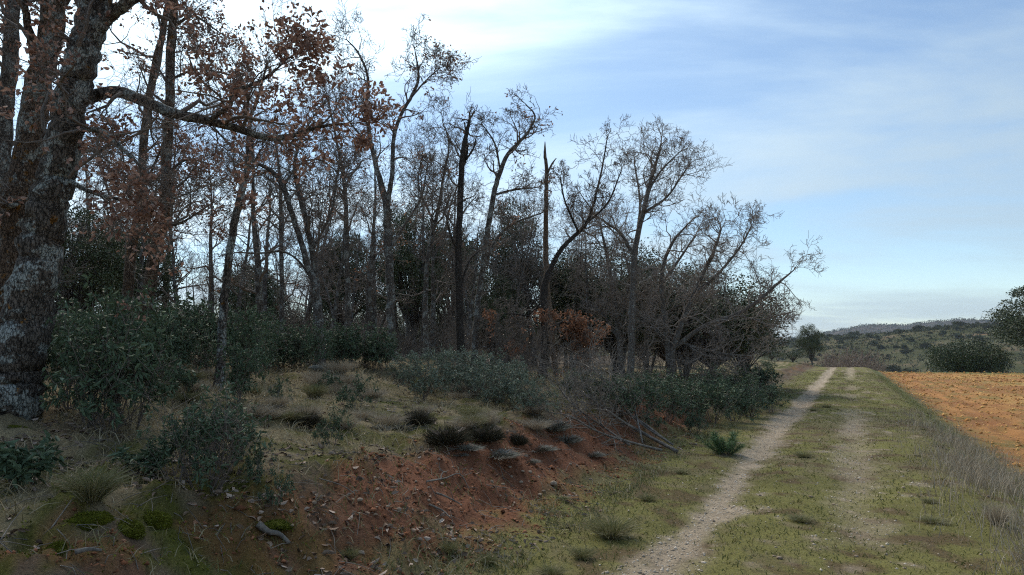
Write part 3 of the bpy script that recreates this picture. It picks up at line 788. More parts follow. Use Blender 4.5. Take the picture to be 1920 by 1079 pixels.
traced_tree('oak_tree', 17.5, [[(650, 680, 16), (652, 560, 15), (650, 460, 14), (648, 380, 12), (642, 320, 9), (630, 260, 6), (618, 200, 4)]],
    'thin straight oak left of the tall forked oak', seed=18, br=(15, 1.1), start=.35)
traced_tree('oak_tree', 18.5, [[(530, 670, 14), (528, 500, 12), (527, 400, 11), (525, 330, 8), (515, 260, 4)]],
    'thin upright oak between the lone slim oak and the arching oak', seed=19, br=(14, 1.1), start=.35)
traced_tree('oak_tree', 19.0, [[(800, 690, 15), (798, 580, 14), (803, 480, 12), (820, 400, 10), (832, 330, 7), (842, 270, 5), (830, 230, 3)], [(815, 420, 6), (785, 350, 5), (790, 300, 3)]],
    'thin oak bending right, between the tall forked oak and the broken dark trunk', seed=20, br=(14, 1.1), start=.35)
traced_tree('oak_tree', 17.2, [
    [(866, 700, 23), (860, 560, 20), (860, 450, 18), (863, 380, 17), (866, 310, 15), (872, 265, 12), (880, 226, 9)],
    [(867, 318, 9), (876, 280, 7), (871, 230, 4)], [(874, 300, 6), (888, 278, 5), (893, 257, 3)],
    [(861, 480, 7), (845, 440, 5), (835, 400, 3)], [(862, 540, 7), (880, 490, 5), (900, 470, 3)]],
    'dead dark trunk with a splintered two-pronged top', bark='bark_dark', seed=22, br=(12, .7), limb_br=(3, .5), start=.3, snag=(1, 2), leaves=3, leaf_keep=.25, leaf_below=520, leaf_mat='rust_leaf')
traced_tree('oak_tree', 18.0, [
    [(888, 700, 19), (893, 600, 17), (903, 520, 16), (915, 430, 15), (925, 370, 14), (935, 330, 13), (952, 290, 11), (975, 265, 9), (990, 248, 7), (1003, 218, 5), (985, 195, 3)],
    [(930, 365, 7), (960, 357, 6), (1005, 352, 3)], [(903, 510, 10), (930, 450, 8), (962, 420, 7), (1015, 400, 4)], [(938, 322, 6), (928, 270, 5), (905, 235, 3)]],
    'oak leaning right with a bare bushy top beside the splintered trunk', seed=23, br=(14, .8), limb_br=(8, .7), start=.45, leaves=2, leaf_keep=.04)
traced_tree('dead_tree', 19.2, [
    [(1044, 712, 15), (1034, 620, 15), (1026, 540, 15), (1023, 450, 14), (1024, 380, 12), (1025, 320, 10), (1022, 290, 8), (1022, 266, 2)],
    [(1026, 327, 6), (1035, 308, 5), (1043, 297, 2)]],
    'pale barkless snag with a pointed broken tip and one short prong', bark='snag', seed=24, snag=(0, 1), cat='dead tree')
traced_tree('oak_tree', 18.4, [
    [(1018, 705, 23), (1020, 600, 21), (1020, 540, 20), (1034, 500, 14), (1055, 465, 12), (1080, 440, 11), (1100, 418, 9), (1115, 375, 7), (1128, 320, 5), (1138, 262, 3)],
    [(1019, 600, 7), (985, 592, 5), (945, 588, 3)], [(1021, 620, 7), (1060, 605, 5), (1105, 625, 3)], [(1020, 560, 7), (990, 600, 5), (960, 640, 3)],
    [(1021, 640, 7), (1050, 650, 5), (1080, 665, 3)], [(1085, 436, 7), (1060, 380, 5), (1050, 330, 3)], [(1100, 420, 6), (1140, 380, 5), (1165, 320, 3)]],
    'dark oak beside the pale snag, rusty leaves on its low branches', bark='bark_dark', seed=26, br=(14, .8), limb_br=(9, .6), start=.5, leaves=3, leaf_keep=.30, leaf_below=585, leaf_mat='rust_leaf')
traced_tree('oak_tree', 23.5, [
    [(1182, 712, 21), (1184, 620, 19), (1187, 540, 17), (1192, 460, 15), (1208, 390, 13), (1220, 340, 11), (1232, 300, 7), (1240, 268, 4)],
    [(1190, 480, 9), (1165, 440, 8), (1140, 420, 6), (1110, 400, 4)], [(1206, 400, 8), (1250, 370, 6), (1285, 320, 4)], [(1192, 460, 8), (1200, 380, 6), (1190, 310, 4)], [(1215, 360, 7), (1240, 320, 5), (1275, 285, 3)]],
    'bare oak with a tall rounded top right of the dark rusty-leaved oak', bark='bark_pale', twig='twig_pale', seed=28, br=(18, 1.3), limb_br=(11, 1.1), start=.25, rmin=.0055)
traced_tree('oak_tree', 24.5, [
    [(1254, 722, 25), (1262, 655, 19), (1285, 590, 15), (1310, 530, 12), (1335, 480, 9), (1352, 430, 5)],
    [(1262, 655, 14), (1320, 612, 12), (1380, 590, 11), (1420, 565, 9), (1455, 535, 7), (1488, 507, 3)],
    [(1256, 690, 18), (1246, 600, 14), (1240, 520, 11), (1258, 460, 8), (1290, 420, 4)],
    [(1300, 555, 9), (1350, 510, 7), (1390, 460, 5), (1408, 425, 3)], [(1270, 640, 8), (1330, 660, 6), (1400, 668, 4)], [(1262, 660, 9), (1220, 610, 7), (1180, 580, 4)],
    [(1380, 590, 7), (1420, 600, 5), (1465, 590, 3)]],
    'spreading many-stemmed bare oak with one long limb reaching towards the track', bark='bark_pale', twig='twig_pale', seed=31, br=(24, 1.4), limb_br=(13, 1.2), start=.2, rmin=.0062)
traced_tree('oak_tree', 25.0, [
    [(1166, 712, 18), (1160, 620, 16), (1150, 550, 13), (1138, 480, 9), (1125, 420, 4)], [(1162, 640, 10), (1130, 590, 8), (1090, 560, 4)], [(1158, 600, 8), (1180, 530, 6), (1170, 470, 3)]],
    'low twiggy bare oak between the dark rusty-leaved oak and the tall rounded one', bark='bark_pale', twig='twig_pale', seed=33, br=(18, 1.2), limb_br=(13, 1.0), start=.2)
traced_tree('oak_tree', 26.0, [
    [(1214, 712, 16), (1212, 640, 13), (1225, 560, 10), (1265, 500, 7), (1305, 440, 4)], [(1213, 620, 8), (1260, 580, 6), (1320, 560, 4)]],
    'slender bare oak slanting right behind the spreading many-stemmed one', bark='bark_pale', twig='twig_pale', seed=34, br=(18, 1.2), limb_br=(13, 1.0), start=.2)

# ------------------------------------------------------------------ the wood behind: copies of a few bare oaks
oaks = [proto_bare_oak(101, 6.6), proto_bare_oak(102, 7.2, lean=.08), proto_bare_oak(103, 6.0, stems=2), proto_bare_oak(104, 6.8, leaves=.10, lean=.1), proto_bare_oak(105, 5.6, stems=3, bark='bark_pale', twig='twig_pale')]
for o_ in oaks: o_.name = 'bare_oak'
def wood_row(n, x0, x1, y0, y1, top0, top1, label, group, pick):
    for i in range(n):
        px = x0 + (x1 - x0) * (i + rng.uniform(.15, .85)) / n; Y = rng.uniform(y0, y1)
        pr = oaks[pick[i % len(pick)]]; x = px_x(px, Y); z = hz(x, Y)
        k = (at(px, rng.uniform(top0, top1), Y)[2] - z) / pr.h
        pr.place((x, Y, z - .05), k * rng.uniform(.85, 1.1), k, rng.uniform(0, 6.28), label, 'tree', group)
wood_row(14, -120, 520, 16, 26, 150, 330, 'bare oak in the wood left of the arching oak', 'bare oaks in the left of the wood', [0, 1, 3, 0, 2])
wood_row(14, 480, 860, 21, 30, 250, 380, 'bare oak in the wood behind the tall forked oak', 'bare oaks in the middle of the wood', [1, 0, 2, 3])
wood_row(8, 860, 1110, 22, 30, 330, 430, 'bare oak in the wood behind the pale snag', 'bare oaks behind the snag', [0, 2, 4, 1])
wood_row(3, 1120, 1300, 27, 31, 440, 510, 'bare twiggy oak behind the spreading many-stemmed oak', 'bare oaks at the right end of the wood', [4, 2, 4])
wood_row(34, -250, 900, 30, 62, 380, 500, 'distant bare oak deep in the wood, only its thin trunk showing', 'bare oaks deep in the wood', [0, 1, 2, 3, 4])

# ------------------------------------------------------------------ evergreen oaks
holmA = proto_holm(301, 6.0, 4.6, 120, 190, .11, 1.3)
holmB = proto_holm(302, 5.2, 5.2, 130, 190, .11, .8, skirt=.5)
holmC = proto_holm(303, 4.0, 3.6, 90, 240, .10, 1.0, skirt=.3)
holmD = proto_holm(304, 3.6, 8.0, 210, 170, .15, .4, skirt=1.0)
G = 'evergreen oaks among the bare trees'
stand(holmA, 775, 27, 392, 150, 'dark evergreen oak behind the tall forked oak', 'tree', G)
stand(holmA, 955, 29, 386, 130, 'dark evergreen oak behind the leaning oak, left of the snag', 'tree', G)
stand(holmB, 925, 27, 520, 120, 'low very dark evergreen oak at the foot of the leaning oak', 'tree', G)
stand(holmB, 1155, 30, 460, 250, 'broad evergreen oak behind the tall rounded bare oak', 'tree', G)
stand(holmB, 1335, 31, 518, 260, 'dark domed evergreen oak at the right end of the wood', 'tree', G)
stand(holmB, 1255, 33, 500, 240, 'evergreen oak between the broad one and the domed one', 'tree', G)
stand(holmB, 1392, 34, 570, 120, 'small dark evergreen oak nearest the track at the end of the wood', 'tree', G)
stand(holmA, 140, 17, 400, 190, 'evergreen oak in shade right behind the huge trunk', 'tree', G)
stand(holmC, 250, 22, 430, 150, 'evergreen oak behind the two orange-lichened oaks', 'tree', G)
stand(holmC, 640, 31, 440, 110, 'evergreen oak behind the thin straight oak', 'tree', G)
stand(holmC, 850, 33, 430, 120, 'evergreen oak behind the splintered trunk', 'tree', G)
stand(holmC, 470, 36, 500, 120, 'evergreen oak deep in the wood behind the lone slim oak', 'tree', G)
stand(holmC, 1060, 31, 480, 110, 'evergreen oak behind the pale snag', 'tree', G)
G = 'evergreen oaks beyond the crest'
stand(holmA, 1519, 84, 610, 50, 'small round evergreen oak beside the far end of the track', 'tree', G)
stand(holmA, 1968, 78, 540, 185, 'tall evergreen oak at the right edge beyond the orange field', 'tree', G)
stand(holmD, 1812, 82, 641, 128, 'wide low evergreen oak at the far edge of the orange field', 'tree', G)

# ------------------------------------------------------------------ shrubs
cA = proto_cistus(401, 12, 9, 1.0); cB = proto_cistus(402, 9, 10, .9); cC = proto_cistus(403, 14, 8, 1.0, 'cistus_pale'); cD = proto_cistus(404, 5, 9, .7)
cT = proto_cistus(405, 9, 6, .9, 'cistus', twiggy=26)
cN = proto_cistus(406, 4, 8, .5, 'cistus', .10)
fit(cA, 205, 815, 250, 190, 'big dark leafy cistus shrub right beside the huge trunk', 'shrub')
fit(cB, 250, 800, 190, 130, 'dark cistus forming the right side of the big leafy clump', 'shrub')
fit(cA, 165, 800, 200, 130, 'dark cistus forming the left side of the big leafy clump', 'shrub')
fit(cB, 215, 770, 225, 150, 'tall dark cistus at the back of the big leafy clump', 'shrub')
fit(cB, 330, 905, 130, 110, 'cistus left of the one bristling with grey stems', 'shrub')
fit(cB, 425, 880, 120, 100, 'leafy cistus right behind the one bristling with grey stems', 'shrub')
fit(cA, 130, 770, 210, 120, 'dark leafy cistus tucked against the huge trunk', 'shrub')
fit(cT, 385, 920, 185, 190, 'cistus shrub bristling with bare grey stems above the red cut', 'shrub')
fit(cD, 490, 905, 75, 60, 'small upright cistus at the left end of the red cut', 'shrub')
fit(cD, 512, 950, 65, 60, 'small cistus hanging over the lip of the red cut', 'shrub')
fit(cN, 35, 915, 85, 110, 'large-leaved sprig of cistus in the lower left corner', 'shrub')
fit(cN, 275, 890, 50, 90, 'tiny cistus sprig left of the grey-stemmed shrub', 'shrub')
fit(cB, 445, 765, 120, 95, 'cistus shrub at the foot of the lone slim oak', 'shrub')
fit(cD, 620, 835, 70, 55, 'small bluish cistus alone on the mossy bank', 'shrub')
fit(cD, 668, 765, 60, 65, 'small dark cistus in the dry grass of the bank', 'shrub')
fit(cD, 528, 758, 50, 50, 'little cistus in dry grass right of the lone slim oak', 'shrub')
fit(cD, 600, 735, 40, 60, 'low cistus in dry grass below the dense shrub band', 'shrub')
fit(cB, 338, 745, 60, 60, 'cistus between the big dark shrub and the lone slim oak', 'shrub')
fit(cC, 790, 752, 92, 80, 'pale grey-green cistus standing forward of the shrub band', 'shrub')
G = 'pale cistus below the splintered trunk'
for px, py, h, w in ((760, 722, 60, 70), (845, 735, 75, 85), (885, 745, 75, 80), (925, 757, 75, 85), (965, 768, 75, 80), (1003, 778, 70, 75), (900, 720, 60, 80), (950, 735, 60, 80), (835, 715, 60, 70)):
    fit(cC, px, py, h, w, 'pale grey-green cistus in the band below the splintered trunk and snag', 'shrub', G)
G = 'dark cistus of the middle band'
for i in range(13):
    px = 490 + i * 19; py = 694 + rng.uniform(-6, 4)
    fit((cA, cB)[i % 2], px, py, rng.uniform(65, 88), rng.uniform(60, 80), 'dark cistus in the dense band behind the dry grass', 'shrub', G)
G = 'dark cistus of the left thicket'
for i in range(26):
    px = 110 + (i % 13) * 31 + rng.uniform(-10, 10); py = (705, 688)[i // 13] + rng.uniform(-6, 6)
    if i < 13 and 375 < px < 450: continue
    fit((cA, cB)[i % 2], px, py, rng.uniform(80, 125), rng.uniform(75, 110), 'dark green cistus in the thicket behind the huge trunk', 'shrub', G)
G = 'dark cistus beside the track'
for px, py, h, w in ((1085, 745, 50, 80), (1125, 765, 60, 80), (1160, 782, 75, 85), (1205, 788, 80, 85), (1250, 790, 80, 85), (1295, 790, 75, 85), (1335, 795, 75, 85), (1375, 790, 75, 85), (1410, 783, 75, 80), (1445, 775, 55, 65),
                     (1180, 755, 55, 80), (1230, 752, 55, 80), (1290, 755, 55, 80), (1340, 752, 60, 80), (1390, 745, 55, 75), (1425, 740, 50, 65), (1400, 722, 40, 60), (1432, 712, 35, 45), (1350, 730, 45, 70), (1440, 692, 20, 30)):
    fit((cA, cB)[px % 2], px, py, h, w, 'dark cistus in the thick bank of shrubs beside the track', 'shrub', G)
fit(cB, 1303, 815, 42, 45, 'small round bluish cistus standing in front of the dark shrub bank', 'shrub')
fit(cD, 1225, 800, 32, 40, 'tiny cistus between the brushwood and the round bluish shrub', 'shrub')

hA = proto_sprigs('heather_bush', 501, 2400, .45, .7, 'heather', width=.008); gA = proto_sprigs('dwarf_shrub', 502, 1500, .25, .6, 'greyshrub', width=.006)
for px, py, h, w, lab in ((838, 828, 52, 82, 'widest dark heather bush at the top of the red cut'), (912, 822, 46, 66, 'dark heather bush right of the widest one'), (971, 830, 36, 36, 'small narrow dark heather bush, rightmost on the bank'),
                          (782, 793, 44, 56, 'dark heather bush left of the widest one'), (577, 797, 44, 60, 'greenish dark bush in the moss below the dry grass'), (505, 775, 34, 50, 'dark low bush beside the lone slim oak')):
    fit(hA, px, py, h * .85, w * 1.3, lab, 'bush')
G = 'grey dwarf shrubs along the lip of the cut'
for px, py, w in ((880, 842, 50), (930, 858, 70), (1060, 830, 70), (1110, 848, 50), (1010, 838, 60), (735, 805, 60), (1035, 800, 70), (965, 845, 40), (700, 800, 50), (1000, 862, 35), (860, 855, 30)):
    fit(gA, px + rng.uniform(-8, 8), py + rng.uniform(-6, 6), w * rng.uniform(.18, .38), w * rng.uniform(.9, 1.9), 'low grey dwarf shrub along the lip of the red cut', 'bush', G)

# bare understorey bushes
bb = []
for sd_ in (601, 602):
    g = random.Random(sd_); lines, tips = [], []
    for i in range(14):
        a = g.uniform(0, 6.28); d = vnorm((math.cos(a) * .6, math.sin(a) * .6, 1))
        grow(lines, tips, (math.cos(a) * .08, math.sin(a) * .08, -.05), d, g.uniform(.8, 1.2), .011, 1, 4, g, .24, .05, (3, 4), .0035)
    P, D = [], []
    bb.append(lines)
bushA = Proto('bare_bush', [('branches', tube_mesh('branches', bb[0], lambda r: 3, M['twig']), None)], 1.9, 2.4)
gp = random.Random(611); lp, tp = [], []
for i in range(12):
    a = gp.uniform(0, 6.28); grow(lp, tp, (math.cos(a) * .1, math.sin(a) * .1, -.05), vnorm((math.cos(a) * .6, math.sin(a) * .6, 1)), gp.uniform(.8, 1.2), .02, 2, 4, gp, .24, .05, (3, 5), .011)
bushF = Proto('bare_bush', [('branches', tube_mesh('branches', lp, lambda r: 3, M['twig_pink']), None)], 1.5, 2.0)
bushP = Proto('bare_bush', [('branches', tube_mesh('branches', bb[1], lambda r: 3, M['twig_pink']), None)], 1.9, 2.4)
bushW = Proto('bare_bush', [('branches', tube_mesh('branches', bb[1], lambda r: 3, M['twig_pale']), None)], 1.9, 2.4)
G = 'leafless bushes under the oaks'
for i in range(20):
    px = 300 + i * 37 + rng.uniform(-12, 12); Y = rng.uniform(17, 26)
    stand(bushA, px, Y, rng.uniform(500, 570), rng.uniform(90, 150), 'leafless brown bush in the shade under the oaks', 'bush', G)
G = 'leafless thicket deep in the wood'
for i in range(44):
    px = -150 + i * 35 + rng.uniform(-14, 14); Y = rng.uniform(28, 52)
    if px > 1330: continue
    stand((bushA, bushP)[i % 5 == 0], px, Y, rng.uniform(480, 560), rng.uniform(90, 140), 'leafless bush deep in the wood, seen dimly between the trunks', 'bush', G)
G = 'evergreen bushes deep in the wood'
for i in range(22):
    px = 60 + i * 58 + rng.uniform(-18, 18); Y = rng.uniform(34, 50)
    stand(holmB, px, Y, rng.uniform(560, 600), rng.uniform(90, 140), 'low evergreen growth deep in the wood behind the trunks', 'bush', G)
G = 'leafless bushes under the many-stemmed oak'
for px, Y, top, w in ((1090, 24, 600, 110), (1210, 25, 600, 120), (1300, 26, 615, 120), (1370, 29, 640, 90)):
    stand(bushW, px, Y, top, w, 'leafless pale bush tangled under the spreading many-stemmed oak', 'bush', G)
G = 'pinkish leafless bushes beyond the crest'
for px, Y, top, w in ((1552, 92, 655, 50), (1575, 95, 645, 60), (1600, 97, 640, 64), (1626, 99, 648, 60), (1645, 103, 660, 50), (1585, 104, 640, 60), (1612, 106, 640, 60), (1560, 100, 650, 50)):
    stand(bushF, px, Y, top, w, 'pinkish leafless bush beyond the crest of the track', 'bush', G)
stand(oaks[2], 1462, 92, 612, 60, 'thin bare tree left of the small round evergreen oak', 'tree')
sb = proto_holm(310, 1.6, 2.6, 40, 130, .07, .15, 'evergreen_bush', skirt=.8)
fit(sb, 1487, 679, 24, 50, 'dark rounded bush on the bank at the far end of the track', 'bush')
fit(sb, 1447, 676, 18, 36, 'dark low bush just right of the wood at the far end', 'bush')
fit(proto_holm(311, 1.0, 1.6, 24, 110, .07, .1, 'green_bush', 'needle', .8), 1524, 683, 15, 26, 'bright green little bush below the small round evergreen oak', 'bush')

# pine seedling by the track
g = random.Random(77); lines, P, D = [], [], []
for i in range(26):
    a = (0 if i % 2 else math.pi) + g.gauss(0, .9); tl = g.uniform(.25, 1.25)
    d = vnorm((math.cos(a) * tl, math.sin(a) * tl * .8, .8)); p = (0, 0, -.02); L = g.uniform(.26, .56); pts = [p]
    for k in range(8):
        d = vnorm((d[0] + g.gauss(0, .09), d[1] + g.gauss(0, .09), d[2] + .07)); p = tuple(p[j] + d[j] * L / 8 for j in range(3)); pts.append(p)
        if k > 1:
            for _ in range(34):
                q = deflect(d, R(g.uniform(20, 75)), g); f = g.random()
                P.append(tuple(p[j] - d[j] * L / 8 * f for j in range(3))); D.append(q)
    lines.append((pts, [.005 * (1 - k / 10) for k in range(9)]))
pine = Proto('pine_seedling', [('stems', tube_mesh('stems', lines, lambda r: 4, M['twig']), None), ('needles', blades_mesh('needles', P, D, nr.uniform(.05, .10, len(P)), .0035, M['needle'], .25), 'stuff')], .52, .62)
fit(pine, 1361, 853, 50, 82, 'bright green V-shaped seedling bush at the left edge of the track', 'bush', rz=0.0)

# ------------------------------------------------------------------ brushwood heap of cut branches
g = random.Random(88)
def ground_branch(name, pxs, label, cat, r0, mat='deadwood', twigs=0, lift=.03, group=None, tl=.5):
    pts = []
    for px, py, up_ in pxs:
        x, y, z = ground_px(px, py); pts.append((x, y, z + lift + up_, r0 * (1 - .75 * len(pts) / len(pxs))))
    o0 = np.array(pts[0][:3]); path = smooth_path(pts, 4); path[:, :3] -= o0
    path[:, 3] *= .6
    v, q, c = bark_tube(path, 8, len(pxs) + int(pxs[0][0]), .3, False)
    root = empty(name, tuple(o0)); tag(root, label, cat, group)
    obj('stem', mesh_np('stem', v, [q, c], None, True), M[mat], root)
    if twigs:
        for j in range(twigs):
            lines, tips = [], []
            i = min(len(path) - 1, int(len(path) * (.3 + .7 * j / twigs))); d = vnorm(tuple(path[i, :3] - path[i - 1, :3]))
            grow(lines, tips, tuple(path[i, :3]), deflect(d, R(g.uniform(20, 55)), g), tl * g.uniform(.6, 1.2), .009, 2, 4, g, .2, .03, (2, 4), .0035)
            obj('side_twig', tube_mesh('side_twig', lines, lambda r: 4, M[mat]), None, root)
    return root
G = 'cut branches heaped above the track'
for i, (pts, r0, tw, lab) in enumerate([
    ([(1270, 852, .0), (1215, 832, .08), (1170, 815, .15), (1120, 790, .25), (1085, 775, .35)], .055, 9, 'thickest cut branch of the brushwood heap, its butt towards the track'),
    ([(1262, 846, .06), (1205, 822, .18), (1165, 795, .32), (1135, 765, .5), (1100, 745, .62)], .035, 8, 'pale cut branch arching highest over the brushwood heap'),
    ([(1240, 850, .0), (1180, 840, .04), (1120, 825, .08), (1070, 805, .15)], .04, 8, 'cut branch lying lowest at the front of the brushwood heap'),
    ([(1250, 842, .1), (1190, 812, .22), (1140, 800, .25), (1080, 795, .3)], .032, 8, 'cut branch in the middle of the brushwood heap'),
    ([(1205, 840, .03), (1190, 800, .25), (1165, 772, .45), (1120, 735, .6)], .028, 8, 'thin twiggy branch leaning up at the back of the brushwood heap'),
    ([(1180, 842, .02), (1130, 818, .1), (1075, 790, .2), (1055, 770, .28)], .028, 9, 'twiggy branch at the left end of the brushwood heap')]):
    ground_branch('cut_branch', pts, lab, 'branch', r0, 'deadwood', tw * 2, .04, G, .8)
ground_branch('dead_stick', [(800, 912, 0), (835, 908, .02), (862, 907, .03), (880, 925, .0)], 'crooked pale stick lying across the red soil', 'stick', .016, twigs=2, tl=.2)
ground_branch('dead_stick', [(818, 933, 0), (835, 945, .02), (862, 952, 0)], 'short thick grey stick just below the crooked pale one', 'stick', .02)
ground_branch('dead_stick', [(805, 955, 0), (830, 968, .01), (845, 980, 0)], 'straight brown stick lowest on the red soil', 'stick', .018)
ground_branch('dead_stick', [(912, 918, 0), (935, 922, .01), (955, 923, 0)], 'thin stick on red soil right of the crooked pale one', 'stick', .009)
ground_branch('dead_stick', [(598, 908, 0), (640, 922, .02), (665, 935, 0)], 'thin pale stick at the upper left of the red cut', 'stick', .009)
ground_branch('rotten_log', [(483, 1003, .02), (503, 1012, .015), (523, 1021, .01), (543, 1030, 0)], 'short rotten log with a pale broken end at the bottom', 'log', .045, twigs=0)
ground_branch('dead_stick', [(95, 1010, .02), (115, 990, .05), (135, 968, .05)], 'straight pale stick leaning on moss in the lower left', 'stick', .008)
ground_branch('dead_stick', [(0, 1035, .02), (22, 1008, .05), (45, 980, .05)], 'curved bare twig in the bottom left corner', 'stick', .007)
ground_branch('dead_stick', [(140, 1060, .02), (165, 1058, .03), (190, 1055, .02)], 'pale split piece of wood on red soil at the bottom left', 'stick', .028)

# ------------------------------------------------------------------ stones
def stone_mesh(seed, flat):
    import bmesh
    bm = bmesh.new(); bmesh.ops.create_icosphere(bm, subdivisions=2, radius=.5); g = np.random.RandomState(seed); off = g.rand(3) * 20
    for v in bm.verts:
        k = 1 + .55 * (float(fbm(np.array([v.co.x * 2 + off[0] + v.co.z]), np.array([v.co.y * 2 + off[1] - v.co.z]), seed, 3)[0]) - .5)
        v.co = Vector((v.co.x * k, v.co.y * k * .75, v.co.z * k * flat))
    me = bpy.data.meshes.new('stone'); bm.to_mesh(me); bm.free(); return me
smesh = [stone_mesh(i, f) for i, f in ((1, .6), (2, .5), (3, .7), (4, .4))]
for m_ in smesh: m_.materials.append(M['stone'])
rockm = stone_mesh(9, .35); rockm.materials.append(M['rock'])
def stone(px, py, wpx, label, group=None, me=None, name='stone'):
    x, y, z = ground_px(px, py); k = wpx * y / FPX
    o = obj(name, me or rng.choice(smesh)); o.location = (x, y, z + k * .12); o.scale = (k, k, k); o.rotation_euler = (rng.uniform(-.2, .2), rng.uniform(-.2, .2), rng.uniform(0, 6.28))
    tag(o, label, 'stone', group)
stone(597, 697, 42, 'flat mossy grey rock at the upper edge of the dry grass', me=rockm, name='rock')
stone(675, 945, 13, 'yellowish stone highest in the middle of the red cut')
stone(748, 958, 13, 'pale rough stone right of the yellowish one in the red cut')
stone(1038, 910, 14, 'flat stone at the right end of the red cut')
stone(1012, 932, 12, 'rounded buff stone at the foot of the red cut')
stone(922, 906, 9, 'small pale stone in the middle right of the red cut')
stone(1462, 1050, 13, 'lone pale stone in the moss between the wheel ruts')
G = 'loose stones on the red cut'
for i in range(36):
    px = rng.uniform(560, 1120); py = 900 + (px - 840) * -.12 + rng.uniform(-35, 75)
    stone(px, py, rng.uniform(5, 10), 'small loose stone scattered on the red soil of the cut', G)
G = 'loose stones on the verge'
for i in range(16):
    stone(rng.uniform(1250, 1900), rng.uniform(880, 1075), rng.uniform(5, 9), 'small loose stone in the short grass of the track', G)

# ------------------------------------------------------------------ grass tussocks
tus = [proto_tussock(701, 700, .34, .5), proto_tussock(702, 500, .28, .4), proto_tussock(703, 700, .36, .5, 'greygrass', .005)]
def tussock(px, py, wpx, hpx, lab, k=0, group=None):
    x, y, z = ground_px(px, py); s_ = y / FPX
    o = obj('grass_tussock', tus[k]); o.location = (x, y, z); o.scale = (wpx * s_ / .62, wpx * s_ / .62, hpx * s_ / .30); o.rotation_euler = (0, 0, rng.uniform(0, 6.28))
    tag(o, lab, 'grass tussock', group)
tussock(1148, 1008, 95, 48, 'largest rounded grass tussock at the left edge of the track')
tussock(1092, 1050, 52, 30, 'small grey-green tussock below the largest one')
tussock(1035, 1082, 70, 32, 'grass tussock cut by the bottom edge of the picture', 1)
tussock(172, 940, 110, 78, 'shaggy half-dry tussock on the moss in the lower left')
tussock(650, 805, 46, 28, 'pale dry tussock in the moss above the red cut', 2)
tussock(842, 1040, 46, 36, 'green tussock at the foot of the red cut, left of the track', 1)
tussock(915, 1060, 46, 34, 'tussock between the foot of the cut and the bottom edge', 1)
tussock(1870, 985, 50, 52, 'tall dry brown tussock at the right edge of the track', 2)
tussock(1215, 940, 46, 20, 'flat dark tussock beside the left wheel rut', 1)
tussock(655, 1050, 50, 30, 'tussock among fallen leaves at the bottom, below the red cut', 1)
tussock(1745, 945, 40, 16, 'low green tussock in the verge near the dry grass', 1)
G = 'small grass tufts on the verges'
for i in range(18):
    s_, t_ = 5 + 22 * rng.random() ** 1.5, rng.choice((rng.uniform(-3.2, -2.1), rng.uniform(.7, 2.4), rng.uniform(-1.0, -.4)))
    x_, y_ = xy(s_, t_); o = obj('grass_tussock', tus[rng.choice((0, 1, 1))]); k_ = rng.uniform(.25, .6); o.location = (x_, y_, hz(x_, y_)); o.scale = (k_, k_, k_ * rng.uniform(.4, .9)); o.rotation_euler = (0, 0, rng.uniform(0, 6.28))
    tag(o, 'small tuft of grass on the verge or middle strip of the track', 'grass tussock', G)
G = 'dry tussocks on the bank'
for i in range(46):
    px = rng.uniform(300, 1010); py = rng.uniform(700, 800) + max(0, (px - 700) * .12)
    tussock(px, py, rng.uniform(35, 65), rng.uniform(18, 34), 'dry straw-coloured tussock in the grass on top of the bank', 2 if i % 3 else 0, G)

# ------------------------------------------------------------------ moss cushions on the lip at the lower left
def moss_proto(seed):
    import bmesh
    bm = bmesh.new(); bmesh.ops.create_icosphere(bm, subdivisions=4, radius=.5); co = np.array([v.co for v in bm.verts])
    k = .75 + .6 * fbm(co[:, 0] * 3 + seed, co[:, 1] * 3 + co[:, 2] * 2, seed, 4)
    co = co * k[:, None] * np.array([1, .8, .5])
    for v, c in zip(bm.verts, co): v.co = Vector(c)
    me = bpy.data.meshes.new('cushion'); bm.to_mesh(me); bm.free()
    at_ = me.attributes.new('rnd', 'FLOAT', 'POINT'); at_.data.foreach_set('value', (.1 + .5 * nr.rand(len(co))).astype(np.float32)); me.materials.append(M['mossy'])
    up = co[co[:, 2] > -.1]; i = nr.randint(0, len(up), 5000); P = up[i] + nr.normal(size=(5000, 3)) * .012
    return Proto('moss_cushion', [('cushion', me, None), ('tufts', blades_mesh('tufts', P, unit(P) + nr.normal(size=(5000, 3)) * .5, nr.uniform(.02, .06, 5000), .022, M['mossy'], .2), 'stuff')], .42, .95)
mc = [moss_proto(4), moss_proto(5)]
for i, (px, py, h, w, lab) in enumerate(((162, 975, 34, 70, 'yellow-green moss cushion on the lip below the shaggy tussock'), (230, 985, 34, 75, 'olive moss cushion right of the yellow-green one'), (108, 1030, 40, 52, 'brightest green moss cushion in the lower left'),
        (285, 970, 30, 60, 'moss cushion at the right end of the lower left lip'), (430, 955, 16, 30, 'small moss cushion below the grey-stemmed shrub'), (520, 975, 16, 60, 'flat moss cushion at the left end of the red cut'), (20, 800, 16, 60, 'mossy hummock at the foot of the huge trunk'))):
    fit(mc[i % 2], px, py, h, w, lab, 'moss', sink=.05)

# ------------------------------------------------------------------ ground cover nobody could count
def scatter(n, s0, s1, t0, t1, bias=1.6):
    """Random places in track coordinates, thicker towards the near end."""
    s = s0 + (s1 - s0) * nr.rand(n) ** bias; t = nr.uniform(t0, t1, n); x, y = xy(s, t); return x, y, s, t
def keep(x, y, p): k = nr.rand(len(x)) < p; return x[k], y[k]
def stuff(name, me, label, cat): return tag(obj(name, me), label, cat, kind='stuff')
def updir(n, sp): return np.stack([nr.normal(size=n) * sp, nr.normal(size=n) * sp, np.ones(n)], 1)

